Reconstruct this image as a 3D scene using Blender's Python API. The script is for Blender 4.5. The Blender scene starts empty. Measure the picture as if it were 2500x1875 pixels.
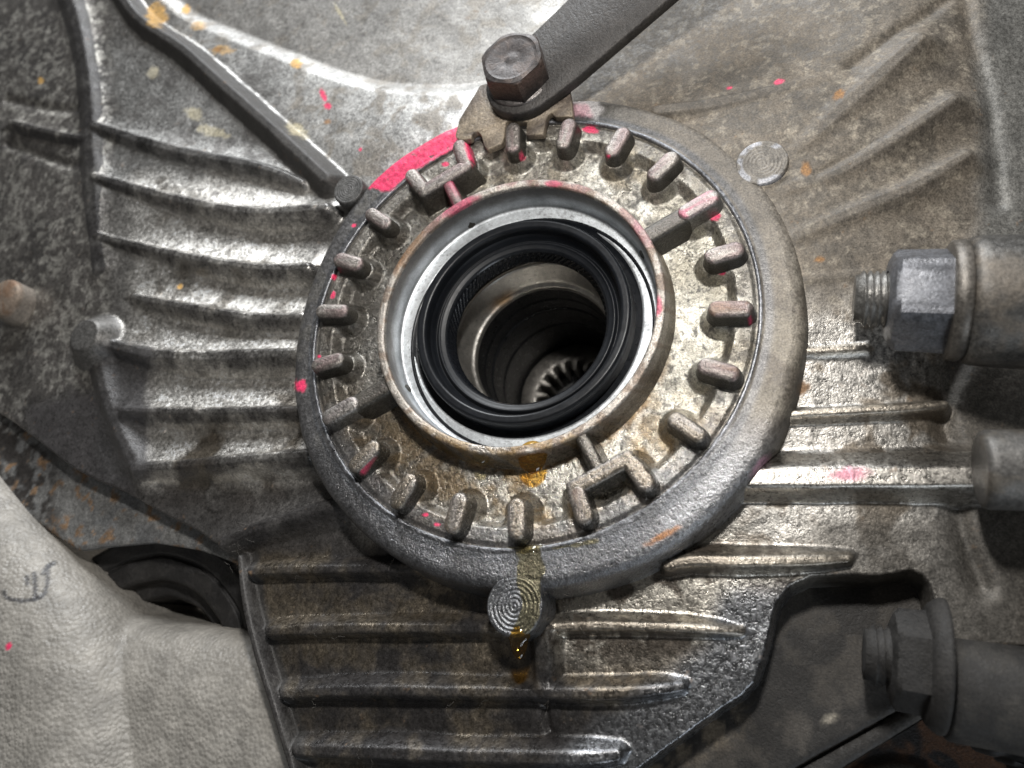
import bpy, math, random
import numpy as np
random.seed(7); np.random.seed(7)
sc = bpy.context.scene
PI = math.pi
# ------------------------------------------------------------------ camera (solved from the photo's circles)
F = 1950.0                                    # focal length in pixels of the 2500 px wide photo
TX, TY, CX, CY, DIST = 0.3266, 0.3704, 0.00875, -0.0842, 191.9
n_ = np.array([TX, TY, 1.0]); n_ /= np.linalg.norm(n_)
ZA = -n_
XA = np.array([1., 0, 0]) - ZA * ZA[0]; XA /= np.linalg.norm(XA)
YA = np.cross(ZA, XA)
if YA[1] > 0: YA = -YA
C0 = np.array([CX, CY, 1.0]) * DIST           # ring centre, in camera space (mm)
CAM = np.array([-(C0 @ XA), -(C0 @ YA), -(C0 @ ZA)])   # camera, in local (x right, y up, h out of the casing) mm
K = 2500.0 / 2212.0                           # photo notes are in a 2212 px wide view

def W(a):                                     # local mm -> world metres: gravity is -Z, the casing faces -Y
    a = np.asarray(a, float)
    return np.stack([a[..., 0], -a[..., 2], a[..., 1]], -1) * 0.001

def px(x, y, h):                              # local -> picture
    q = C0 + np.multiply.outer(np.asarray(x, float), XA) + np.multiply.outer(np.asarray(y, float), YA) + np.multiply.outer(np.asarray(h, float), ZA)
    return (F * q[..., 0] / q[..., 2] + 1250) / K, (F * q[..., 1] / q[..., 2] + 937.5) / K

def at(u, v, h=0.0):                          # picture -> local xy on the plane at height h
    d = np.array([(u * K - 1250) / F, (v * K - 937.5) / F, 1.0])
    c0 = C0 + ZA * h
    t = (c0 @ n_) / (d @ n_)
    q = d * t - C0
    return float(q @ XA), float(q @ YA)

from mathutils import Matrix, Vector
cam_d = bpy.data.cameras.new('camera'); cam = bpy.data.objects.new('camera', cam_d)
sc.collection.objects.link(cam); sc.camera = cam
cam_d.sensor_width = 36; cam_d.lens = 36 * F / 2500
cam_d.clip_start = 0.005; cam_d.clip_end = 20
R3_ = np.stack([XA, YA, ZA])                  # camera-space vector -> local
cols = [R3_ @ np.array([1., 0, 0]), R3_ @ np.array([0, -1., 0]), R3_ @ np.array([0, 0, -1.])]
cols = [np.array([c[0], -c[2], c[1]]) for c in cols]
M = Matrix.Identity(4)
for j, c in enumerate(cols):
    for i in range(3): M[i][j] = c[i]
wc = W(CAM)
for i in range(3): M[i][3] = wc[i]
cam.matrix_world = M
cam_d.dof.use_dof = True; cam_d.dof.focus_distance = 0.186; cam_d.dof.aperture_fstop = 14.0

# ------------------------------------------------------------------ light: a hand lamp above the lens, an added cool fill low right, a dim garage
world = bpy.data.worlds.new('World'); sc.world = world; world.use_nodes = True
bg = world.node_tree.nodes['Background']; bg.inputs[0].default_value = (1, 0.97, 0.93, 1); bg.inputs[1].default_value = 0.085
def lamp(name, pos, target, size, power, col, shape='DISK'):
    l = bpy.data.lights.new(name, 'AREA'); l.shape = shape; l.size = size * 0.001; l.energy = power; l.color = col
    o = bpy.data.objects.new(name, l); sc.collection.objects.link(o)
    p = Vector(W(pos)); t = Vector(W(target)); o.location = p
    o.rotation_euler = (t - p).to_track_quat('-Z', 'Y').to_euler()
    return o
lamp('hand_lamp', (52, 40, CAM[2] + 22), (0, 0, 0), 24, 0.46, (1.0, 0.97, 0.93))
lamp('overhead_lamp', (-70, 1000, 430), (0, 0, -5), 540, 15.0, (0.95, 0.975, 1.0))
lamp('added_low_fill', (230, -460, 120), (60, -80, -20), 220, 0.6, (0.84, 0.92, 1.0))  # added fill for the corner wall and a cool sheen on the rails
vs = sc.view_settings; vs.view_transform = 'Standard'; vs.look = 'None'; vs.exposure = 0; vs.gamma = 1
sc.cycles.max_bounces = 6; sc.cycles.diffuse_bounces = 3; sc.cycles.glossy_bounces = 4; sc.cycles.transmission_bounces = 6

# ------------------------------------------------------------------ numpy noise
def vnoise(x, y, s, seed=0):                  # value noise, cell size s (mm)
    x = np.asarray(x, float) / s + 1000.37 * (seed % 50 + 1); y = np.asarray(y, float) / s + 517.11 * (seed % 50 + 1)
    xi = np.floor(x); yi = np.floor(y)
    fx = (x - xi).astype(np.float32); fy = (y - yi).astype(np.float32)
    xi = xi.astype(np.int64).astype(np.uint32); yi = yi.astype(np.int64).astype(np.uint32)
    fx = fx * fx * (3 - 2 * fx); fy = fy * fy * (3 - 2 * fy)
    ax = xi * np.uint32(374761393) + np.uint32((seed * 974711) & 0xffffffff); by = yi * np.uint32(668265263)
    ax1 = ax + np.uint32(374761393); by1 = by + np.uint32(668265263)
    def r(h):
        h = h ^ (h >> np.uint32(13)); h = h * np.uint32(1274126177)
        h = (h ^ (h >> np.uint32(16))) & np.uint32(0xffff)
        return h.astype(np.float32) * np.float32(1 / 65535.0)
    a0 = r(ax + by); a1 = r(ax1 + by); b0 = r(ax + by1); b1 = r(ax1 + by1)
    return (a0 + (a1 - a0) * fx) * (1 - fy) + (b0 + (b1 - b0) * fx) * fy
def fbm(x, y, s, seed=0, o=4):
    t = 0; a = 1; n = 0
    x = np.asarray(x, float); y = np.asarray(y, float); w = vnoise(.6 * x + .8 * y, .8 * x - .6 * y, s * .8, seed + 7) - .5
    x, y = x + s * .9 * w, y - s * .7 * w
    for k in range(o):
        t = t + a * vnoise(x, y, s / 2 ** k, seed + 13 * k); n += a; a *= 0.55
        x, y = .8 * x - .6 * y, .6 * x + .8 * y
    return t / n
def sst(a, b, x):
    t = np.clip((x - a) / (b - a), 0, 1); return t * t * (3 - 2 * t)
def smax(a, b, k):
    h = np.clip(0.5 + 0.5 * (a - b) / k, 0, 1)
    return b * (1 - h) + a * h + k * h * (1 - h)

# ------------------------------------------------------------------ surface state: dirt, wear and paint with shapes of their own; a few tints hold shade
class Skin:
    def __init__(s, x, y, h, col=(.25, .24, .225), metal=.5, rough=.5, coat=0.):
        s.x = np.asarray(x, float).ravel(); s.y = np.asarray(y, float).ravel(); s.h = np.asarray(h, float).ravel()
        n = len(s.x); s.u, s.v = px(s.x, s.y, s.h)
        s.c = np.tile(np.array(col, float), (n, 1)); s.m = np.full(n, metal); s.r = np.full(n, rough); s.k = np.full(n, coat)
    def mix(s, m, col=None, metal=None, rough=None, coat=None):
        m = np.clip(m, 0, 1)
        if col is not None: s.c += (np.array(col) - s.c) * m[:, None]
        if metal is not None: s.m += (metal - s.m) * m
        if rough is not None: s.r += (rough - s.r) * m
        if coat is not None: s.k += (coat - s.k) * m
        return s
    def blob(s, u, v, ru, rv=None, ang=0, soft=.35, rag=.35, seed=0, ns=2.):   # ragged ellipse at picture spot (u, v)
        rv = rv or ru
        a = math.radians(ang); du = s.u - u; dv = s.v - v
        p = (du * math.cos(a) + dv * math.sin(a)) / ru; q = (-du * math.sin(a) + dv * math.cos(a)) / rv
        d = np.sqrt(p * p + q * q) + rag * (fbm(s.x, s.y, ns, 31 + seed, 3) - .5) * 2
        return sst(1 + soft, 1 - soft, d)
    def fb(s, sc_, seed=0, o=4): return fbm(s.x + .37 * s.h, s.y + .21 * s.h, sc_, seed, o)

PINK = (.70, .04, .125); YEL = (.62, .36, .09); RUST = (.20, .075, .025); TAN = (.19, .162, .128); GRIME = (.032, .029, .028)
BARE = (.56, .545, .52)
def pink_spots(s):
    for i, (u, v, a, b, g) in enumerate([(650, 833, 13, 14, 0), (1130, 341, 6, 6, 0), (1275, 281, 17, 8, 5), (1545, 468, 11, 9, 0), (788, 1018, 10, 6, -30), (920, 1112, 7, 4, 0), (945, 1133, 8, 4, 0),
            (699, 207, 6, 15, -25), (708, 229, 9, 7, 30), (1683, 176, 10, 5, -15), (1575, 190, 7, 3, -10), (18, 1396, 7, 8, 0), (1315, 338, 4, 4, 0), (779, 323, 4, 4, 0), (1014, 330, 6, 24, -15), (962, 355, 7, 5, 0), (765, 487, 5, 4, 0), (1622, 690, 5, 8, 0),
            (1560, 590, 8, 4, 0), (985, 470, 12, 7, 0), (720, 636, 5, 9, 20), (722, 598, 6, 7, 20), (690, 770, 4, 4, 0)]):
        s.mix(s.blob(u, v, a, b, g, .25, .45, i, 1.2), PINK, 0, .5)

# ------------------------------------------------------------------ materials
def cast_mat(name, bump=.5, grain=2600., speck=.5, pit=.0, grain2=900., streak=None, rnoise=.25, dist=.00028, wet=0., pebble=0.):
    m = bpy.data.materials.new(name); m.use_nodes = True; nt = m.node_tree; N = nt.nodes; L = nt.links
    b = N['Principled BSDF']
    geo = N.new('ShaderNodeNewGeometry'); pos = geo.outputs['Position']
    if streak:
        mp = N.new('ShaderNodeMapping'); mp.inputs['Scale'].default_value = streak; L.new(pos, mp.inputs['Vector']); pos = mp.outputs['Vector']
    def noise(sc_, det=3., ro=.6):
        t = N.new('ShaderNodeTexNoise'); t.inputs['Scale'].default_value = sc_; t.inputs['Detail'].default_value = det; t.inputs['Roughness'].default_value = ro
        L.new(pos, t.inputs['Vector']); return t.outputs['Fac']
    def att(nm):
        a = N.new('ShaderNodeAttribute'); a.attribute_name = nm; return a
    def mr(x, a, bb, c, d):
        t = N.new('ShaderNodeMapRange'); L.new(x, t.inputs[0])
        for i, v in enumerate((a, bb, c, d)): t.inputs[i + 1].default_value = v
        return t.outputs[0]
    def math_(op, x, y):
        t = N.new('ShaderNodeMath'); t.operation = op
        for i, v in enumerate((x, y)):
            if isinstance(v, (int, float)): t.inputs[i].default_value = v
            else: L.new(v, t.inputs[i])
        return t.outputs[0]
    n1 = noise(grain, 3); n2 = noise(grain2, 4, .65); n3 = noise(140., 5, .62)
    sp = mr(n1, .3, .7, 1 - speck, 1 + speck)
    sp2 = mr(n2, .35, .68, 1 - .7 * speck, 1 + .7 * speck)
    sp3 = mr(n3, .3, .7, .72, 1.28)
    mul = math_('MULTIPLY', math_('MULTIPLY', sp, sp2), sp3)
    sc_n = N.new('ShaderNodeVectorMath'); sc_n.operation = 'SCALE'
    L.new(att('tint').outputs['Color'], sc_n.inputs[0]); L.new(mul, sc_n.inputs['Scale'])
    L.new(sc_n.outputs[0], b.inputs['Base Color'])
    L.new(att('metal').outputs['Fac'], b.inputs['Metallic'])
    ra = math_('ADD', att('rough').outputs['Fac'], mr(n2, .3, .7, -rnoise * .5, rnoise * .5))
    cl = N.new('ShaderNodeClamp'); cl.inputs[1].default_value = .06; L.new(ra, cl.inputs[0]); L.new(cl.outputs[0], b.inputs['Roughness'])
    L.new(att('coat').outputs['Fac'], b.inputs['Coat Weight']); b.inputs['Coat Roughness'].default_value = .12
    hsum = math_('ADD', math_('MULTIPLY', n1, .6), n2)
    if pebble:
        vo = N.new('ShaderNodeTexVoronoi'); vo.feature = 'SMOOTH_F1'; vo.inputs['Scale'].default_value = pebble; vo.inputs['Smoothness'].default_value = .6; L.new(pos, vo.inputs['Vector'])
        hsum = math_('ADD', math_('MULTIPLY', hsum, .35), math_('MULTIPLY', vo.outputs['Distance'], -1.1))
    bp = N.new('ShaderNodeBump'); bp.inputs['Strength'].default_value = bump; bp.inputs['Distance'].default_value = dist
    if wet: L.new(math_('ADD', math_('MULTIPLY', att('coat').outputs['Fac'], wet), bump), bp.inputs['Strength'])
    L.new(hsum, bp.inputs['Height']); last = bp.outputs[0]
    L.new(last, b.inputs['Normal']); L.new(last, b.inputs['Coat Normal'])
    return m
M_CAST = cast_mat('cast_aluminium', .40, 2300, .42, wet=.9)
M_RING = cast_mat('oily_cast_aluminium', .8, 2600, .42, grain2=1100)
M_MACH = cast_mat('machined_steel', .12, 3500, .16, rnoise=.12)
M_STEEL = cast_mat('dull_steel', .4, 2200, .35)
M_DUST = cast_mat('dusty_iron', .7, 2000, .35)
M_RUB = cast_mat('rubber', .10, 3000, .18, rnoise=.1)
M_RUB.node_tree.nodes['Principled BSDF'].inputs['Specular IOR Level'].default_value = .3
M_PAINT = cast_mat('grey_chassis_paint', .45, 1800, .08, grain2=640, dist=.0006, pebble=950)
def oil_mat(name, col, rough=.06):              # a thin clear liquid: tinted see-through body, fresnel gloss on top
    m = bpy.data.materials.new(name); m.use_nodes = True; nt = m.node_tree; N = nt.nodes; L = nt.links
    N.remove(N['Principled BSDF']); out = N['Material Output']
    tr = N.new('ShaderNodeBsdfTransparent'); tr.inputs[0].default_value = (*col, 1)
    gl = N.new('ShaderNodeBsdfGlossy'); gl.inputs['Roughness'].default_value = rough
    lw = N.new('ShaderNodeLayerWeight'); lw.inputs['Blend'].default_value = .5
    pw = N.new('ShaderNodeMath'); pw.operation = 'POWER'; L.new(lw.outputs['Facing'], pw.inputs[0]); pw.inputs[1].default_value = 4.0
    fr = N.new('ShaderNodeMath'); fr.operation = 'MULTIPLY_ADD'; L.new(pw.outputs[0], fr.inputs[0]); fr.inputs[1].default_value = .7; fr.inputs[2].default_value = .06   # Schlick, same from both sides
    nz = N.new('ShaderNodeTexNoise'); nz.inputs['Scale'].default_value = 420; nz.inputs['Detail'].default_value = 2
    geo = N.new('ShaderNodeNewGeometry'); L.new(geo.outputs['Position'], nz.inputs['Vector'])
    bp = N.new('ShaderNodeBump'); bp.inputs['Strength'].default_value = .12; bp.inputs['Distance'].default_value = .0004; L.new(nz.outputs['Fac'], bp.inputs['Height'])
    L.new(bp.outputs[0], gl.inputs['Normal']); L.new(bp.outputs[0], lw.inputs['Normal'])
    mx = N.new('ShaderNodeMixShader'); L.new(fr.outputs[0], mx.inputs[0]); L.new(tr.outputs[0], mx.inputs[1]); L.new(gl.outputs[0], mx.inputs[2])
    L.new(mx.outputs[0], out.inputs['Surface'])
    return m
M_OIL = oil_mat('gear_oil', (.97, .92, .74)); M_AMBER = oil_mat('amber_oil', (.94, .72, .32))

# ------------------------------------------------------------------ building helpers
def thing(name, label, cat, pos=(0, 0, 0), group=None):
    o = bpy.data.objects.new(name, None); sc.collection.objects.link(o); o.location = W(pos); o.empty_display_size = .01
    o['label'] = label; o['category'] = cat
    if group: o['group'] = group
    o['_p'] = [float(a) for a in pos]
    return o
def mk(name, V, Fq, mat, parent=None, skin=None, smooth=True, normals=None, **kw):
    V = np.asarray(V, float)
    org = np.array(parent['_p']) if parent is not None and '_p' in parent else np.zeros(3)
    me = bpy.data.meshes.new(name); w = W(V - org)
    if isinstance(Fq, np.ndarray):
        k = Fq.shape[1]; nf = len(Fq)
        me.vertices.add(len(w)); me.vertices.foreach_set('co', w.ravel().astype(np.float32))
        me.loops.add(nf * k); me.loops.foreach_set('vertex_index', Fq.ravel().astype(np.int32))
        me.polygons.add(nf); me.polygons.foreach_set('loop_start', np.arange(0, nf * k, k, dtype=np.int32))
        me.update(calc_edges=True); me.validate()
    else:
        me.from_pydata(w.tolist(), [], Fq)
    me.polygons.foreach_set('use_smooth', np.full(len(me.polygons), smooth))
    if skin is None: skin = Skin(V[:, 0], V[:, 1], V[:, 2], **kw)
    a = me.attributes.new('tint', 'FLOAT_COLOR', 'POINT'); a.data.foreach_set('color', np.c_[np.clip(skin.c, 0, 1), np.ones(len(V))].ravel().astype(np.float32))
    for nm, d in (('metal', skin.m), ('rough', skin.r), ('coat', skin.k)):
        a = me.attributes.new(nm, 'FLOAT', 'POINT'); a.data.foreach_set('value', np.clip(d, 0, 1).astype(np.float32))
    if normals is not None:
        nn = np.stack([normals[:, 0], -normals[:, 2], normals[:, 1]], -1)
        me.normals_split_custom_set_from_vertices(nn.astype(np.float32))
    me.materials.append(mat)
    o = bpy.data.objects.new(name, me); sc.collection.objects.link(o)
    if parent is not None: o.parent = parent
    return o
def gridfaces(nr, nc, wrap=False):            # rows i, cols j
    j2 = (np.arange(nc) + 1) % nc if wrap else np.arange(1, nc)
    j1 = np.arange(nc) if wrap else np.arange(nc - 1)
    i = np.arange(nr - 1)[:, None]
    return np.stack([i * nc + j1, i * nc + j2, (i + 1) * nc + j2, (i + 1) * nc + j1], -1).reshape(-1, 4)
def lathe(prof, n=180, c=(0, 0), fn=None):    # profile (r, h) from inside out faces +h
    prof = np.array(prof, float); t = np.arange(n) * 2 * PI / n
    r = prof[:, 0][:, None] + 0 * t; h = prof[:, 1][:, None] + 0 * t; T = t + 0 * r
    if fn: r, h = fn(r, h, T)
    V = np.stack([c[0] + r * np.cos(T), c[1] + r * np.sin(T), h], -1).reshape(-1, 3)
    return V, gridfaces(len(prof), n, True)[:, ::-1] if False else gridfaces(len(prof), n, True)[:, [0, 3, 2, 1]]
def dense(prof, step):                        # resample a profile
    out = [prof[0]]
    for a, b in zip(prof[:-1], prof[1:]):
        k = max(1, int(math.ceil(math.hypot(b[0] - a[0], b[1] - a[1]) / step)))
        for i in range(1, k + 1): out.append((a[0] + (b[0] - a[0]) * i / k, a[1] + (b[1] - a[1]) * i / k))
    return out
def axis_lathe(p0, d, prof, n=48, poly=None, up=(0, 0, 1)):
    """profile (dist along d, radius); poly: number of flats"""
    d = np.array(d, float); d /= np.linalg.norm(d); up = np.array(up, float)
    a = np.cross(up, d); a /= np.linalg.norm(a); b = np.cross(d, a)
    t = np.arange(n) * 2 * PI / n
    V = []
    for s, r in prof:
        V.append(np.array(p0) + d * s + r * (np.cos(t)[:, None] * a + np.sin(t)[:, None] * b))
    V = np.concatenate(V); Fq = gridfaces(len(prof), n, True)
    return V, Fq
def loft(outlines):                           # list of (N,3) closed loops, bottom to top, last one capped with a centre
    n = len(outlines[0]); V = np.concatenate(outlines + [outlines[-1].mean(0)[None]])
    Fs = [list(map(int, f)) for f in gridfaces(len(outlines), n, True)]
    b = (len(outlines) - 1) * n; ci = len(V) - 1
    Fs += [[b + j, b + (j + 1) % n, ci] for j in range(n)]
    return V, Fs
def poly_offset(P, d):                        # offset closed CCW polygon outward by d
    e1 = P - np.roll(P, 1, 0); e2 = np.roll(P, -1, 0) - P
    n1 = np.c_[e1[:, 1], -e1[:, 0]]; n1 /= np.linalg.norm(n1, axis=1)[:, None] + 1e-9
    n2 = np.c_[e2[:, 1], -e2[:, 0]]; n2 /= np.linalg.norm(n2, axis=1)[:, None] + 1e-9
    m = n1 + n2; m /= (m * n1).sum(1)[:, None] + 1e-6
    return P + m * d
def round_poly(P, r, k=5):                    # round the corners of a closed polygon
    P = np.array(P, float); out = []
    for i in range(len(P)):
        a, b, c = P[i - 1], P[i], P[(i + 1) % len(P)]
        l1 = np.linalg.norm(a - b); l2 = np.linalg.norm(c - b); q = min(r, l1 * .45, l2 * .45)
        s = b + (a - b) / l1 * q; e = b + (c - b) / l2 * q
        for j in range(k + 1):
            t = j / k; out.append((1 - t) ** 2 * s + 2 * t * (1 - t) * b + t * t * e)
    return np.array(out)
def ccw(P):
    P = np.array(P, float); a = (P[:, 0] * np.roll(P[:, 1], -1) - np.roll(P[:, 0], -1) * P[:, 1]).sum()
    return P if a > 0 else P[::-1]
def plate(P, levels, tilt=None):              # polygon in mm -> solid of stacked offsets [(h, offset)]
    P = ccw(P); outs = []
    for h, o in levels:
        q = poly_offset(P, o); hh = np.full(len(q), h)
        if tilt is not None: hh = hh + tilt(q[:, 0], q[:, 1])
        outs.append(np.c_[q, hh])
    return outs
def plate_mesh(name, P, levels, mat, parent=None, tilt=None, skin_fn=None, **kw):
    """solid with an n-gon top, finely cut so that tint attributes can show"""
    outs = plate(P, levels, tilt); n = len(outs[0])
    V = np.concatenate(outs); Fs = [list(map(int, f)) for f in gridfaces(len(outs), n, True)]
    b = (len(outs) - 1) * n; Fs.append([b + j for j in range(n)])
    sk = Skin(V[:, 0], V[:, 1], V[:, 2], **kw)
    if skin_fn: skin_fn(sk)
    return mk(name, V, Fs, mat, parent, sk)
def seg_dist(X, Y, pts, vals):                # distance to polyline in mm; vals rows interpolated along it
    best = np.full(X.shape, 1e9); out = [np.zeros(X.shape) for _ in range(len(vals[0]))]
    for (a, b, va, vb) in zip(pts[:-1], pts[1:], vals[:-1], vals[1:]):
        dx, dy = b[0] - a[0], b[1] - a[1]; l2 = dx * dx + dy * dy + 1e-12
        t = np.clip(((X - a[0]) * dx + (Y - a[1]) * dy) / l2, 0, 1)
        d = np.hypot(X - a[0] - t * dx, Y - a[1] - t * dy); m = d < best
        best = np.where(m, d, best)
        for k in range(len(out)): out[k] = np.where(m, va[k] + (vb[k] - va[k]) * t, out[k])
    return best, out
def poly_sdf(X, Y, P):                        # >0 inside
    best = np.full(X.shape, 1e9); ins = np.zeros(X.shape, bool)
    for i in range(len(P)):
        a = P[i - 1]; b = P[i]; dx, dy = b[0] - a[0], b[1] - a[1]
        t = np.clip(((X - a[0]) * dx + (Y - a[1]) * dy) / (dx * dx + dy * dy + 1e-12), 0, 1)
        best = np.minimum(best, np.hypot(X - a[0] - t * dx, Y - a[1] - t * dy))
        c = ((a[1] > Y) != (b[1] > Y)) & (X < dx * (Y - a[1]) / (dy if abs(dy) > 1e-12 else 1e-12) + a[0]); ins ^= c
    return np.where(ins, best, -best)
def smooth_line(pts, k=6):                    # Catmull-Rom through rows of any width
    P = np.array(pts, float)
    if len(P) < 3: return P
    Q = np.vstack([2 * P[0] - P[1], P, 2 * P[-1] - P[-2]]); out = []
    for i in range(1, len(Q) - 2):
        for j in range(k):
            t = j / k; a, b, c, d = Q[i - 1], Q[i], Q[i + 1], Q[i + 2]
            out.append(.5 * (2 * b + (c - a) * t + (2 * a - 5 * b + 4 * c - d) * t * t + (3 * b - a - 3 * c + d) * t ** 3))
    out.append(P[-1]); return np.array(out)

# ================================================================== GEARBOX CASING (one casting; its ribs and bosses are parts)
case = thing('gearbox_housing', 'cast aluminium gearbox casing with grimy ribs fanning out around the round opening', 'gearbox casing', (0, -60, -20))
STEP = .40
cs = [at(u, v, -8) for u, v in ((-160, -160), (2380, -160), (2380, 1800), (-160, 1800))]
x0, x1 = min(c[0] for c in cs), max(c[0] for c in cs); y0, y1 = min(c[1] for c in cs), max(c[1] for c in cs)
gx = np.arange(x0, x1, STEP); gy = np.arange(y0, y1, STEP)
X, Y = np.meshgrid(gx, gy)
# base surface through control heights
ctrl = [(600, 500, -9), (500, 700, -10), (450, 850, -10), (560, 1000, -10), (430, 550, -8.5), (330, 420, -8), (700, 1250, -11), (900, 1420, -12), (1050, 1560, -12), (700, 1600, -12.5), (1350, 1600, -12.5), (1500, 1480, -12),
        (1400, 1300, -10.5), (600, 1420, -12), (1600, 1180, -10), (1900, 1150, -11), (1650, 960, -8.5), (1900, 940, -9.5), (1850, 820, -8), (1800, 680, -5), (1770, 560, -2.2), (1720, 450, -1.2), (1650, 300, -1.0), (1560, 250, -1.3), (1900, 300, -3.4),
        (2000, 450, -7), (1500, 120, -7), (1700, 80, -5.5), (1950, 100, -3.5), (2150, 150, -11), (2230, 400, -13), (2150, 900, -13), (2100, 1250, -13), (2080, 600, -9), (1000, 80, -10), (800, 60, -11), (600, 150, -9), (700, 300, -7), (900, 280, -4.5), (850, 200, -7),
        (500, 30, -10), (1020, 200, -6), (350, 200, -9), (300, 330, -8.5), (200, 500, -7), (100, 150, -10), (60, 500, -11), (50, 700, -12), (120, 850, -10), (200, 950, -10), (-150, 500, -16), (-150, 0, -16), (-150, 900, -15), (380, 1060, -11), (480, 1150, -12), (2400, 800, -18), (2400, 0, -18), (1200, -150, -12), (2400, 1700, -18), (1000, 1750, -14), (-150, 1700, -18)]
cp = np.array([(*at(u, v, h), h) for u, v, h in ctrl])
def tps(a, b):
    d = np.hypot(a[:, None, 0] - b[None, :, 0], a[:, None, 1] - b[None, :, 1]); return np.where(d > 0, d * d * np.log(d + 1e-9), 0)
nc_ = len(cp); A = np.zeros((nc_ + 3, nc_ + 3)); A[:nc_, :nc_] = tps(cp, cp) + 60 * np.eye(nc_); A[:nc_, nc_] = 1; A[:nc_, nc_ + 1:] = cp[:, :2]; A[nc_:, :nc_] = A[:nc_, nc_:].T
wts = np.linalg.solve(A, np.r_[cp[:, 2], 0, 0, 0])
cgx = np.linspace(x0, x1, 70); cgy = np.linspace(y0, y1, 60); CXg, CYg = np.meshgrid(cgx, cgy); q = np.c_[CXg.ravel(), CYg.ravel()]
coarse = (tps(q, cp) @ wts[:nc_] + wts[nc_] + q @ wts[nc_ + 1:]).reshape(60, 70)
ix = np.clip((X - x0) / (cgx[1] - cgx[0]), 0, 68.999); iy = np.clip((Y - y0) / (cgy[1] - cgy[0]), 0, 58.999)
i0 = ix.astype(int); j0 = iy.astype(int); fx = ix - i0; fy = iy - j0
H = (coarse[j0, i0] * (1 - fx) + coarse[j0, i0 + 1] * fx) * (1 - fy) + (coarse[j0 + 1, i0] * (1 - fx) + coarse[j0 + 1, i0 + 1] * fx) * fy
H = H + .5 * (fbm(X, Y, 14, 3, 3) - .5) + .16 * (fbm(X, Y, 4.5, 5, 2) - .5)
U6, V6 = px(X, Y, np.full(X.shape, -7.))
# dished pocket in the bell housing: the bright curved step
def arc(pts, h): return [at(u, v, h) for u, v in pts]
arcp = smooth_line(arc([(330, -40), (395, 15), (470, 48), (600, 100), (700, 140), (800, 172), (900, 186), (1000, 186), (1100, 165), (1200, 120), (1300, 40), (1400, -60), (1500, -160)], -7))
dp = poly_sdf(X, Y, np.vstack([arcp, [at(1500, -600, -7), at(330, -600, -7)]]))
H = H - 2.3 * sst(-3.6, 3.0, dp) + .10 * np.maximum(0, dp - 3)
# grooves: pipe-like shoulder on the far right, seam on the left flange
def groove(pts, h, depth, w):
    global H
    p = smooth_line(arc(pts, h)); d, _ = seg_dist(X, Y, p, np.zeros((len(p), 1))); H = H - depth * np.exp(-(d / w) ** 2)
groove([(2085, -60), (2100, 60), (2135, 180), (2155, 300), (2165, 420)], -8, 1.2, 2.0)
groove([(1838, 150), (1985, 30), (2060, -40)], -4, 1.0, 1.8)
groove([(1765, 390), (1900, 310), (2030, 225)], -4, .8, 1.0)
groove([(2085, 760), (2040, 880), (2070, 1000), (2080, 1120), (2130, 1260)], -10, 2.0, 2.2)
groove([(0, 300), (120, 345), (180, 360)], -9, 1.3, 2.0)
groove([(0, 205), (90, 228), (170, 235)], -9, 1.3, 2.0)
groove([(1175, 1530), (1190, 1590), (1245, 1640)], -11, 1.0, .9)
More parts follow.
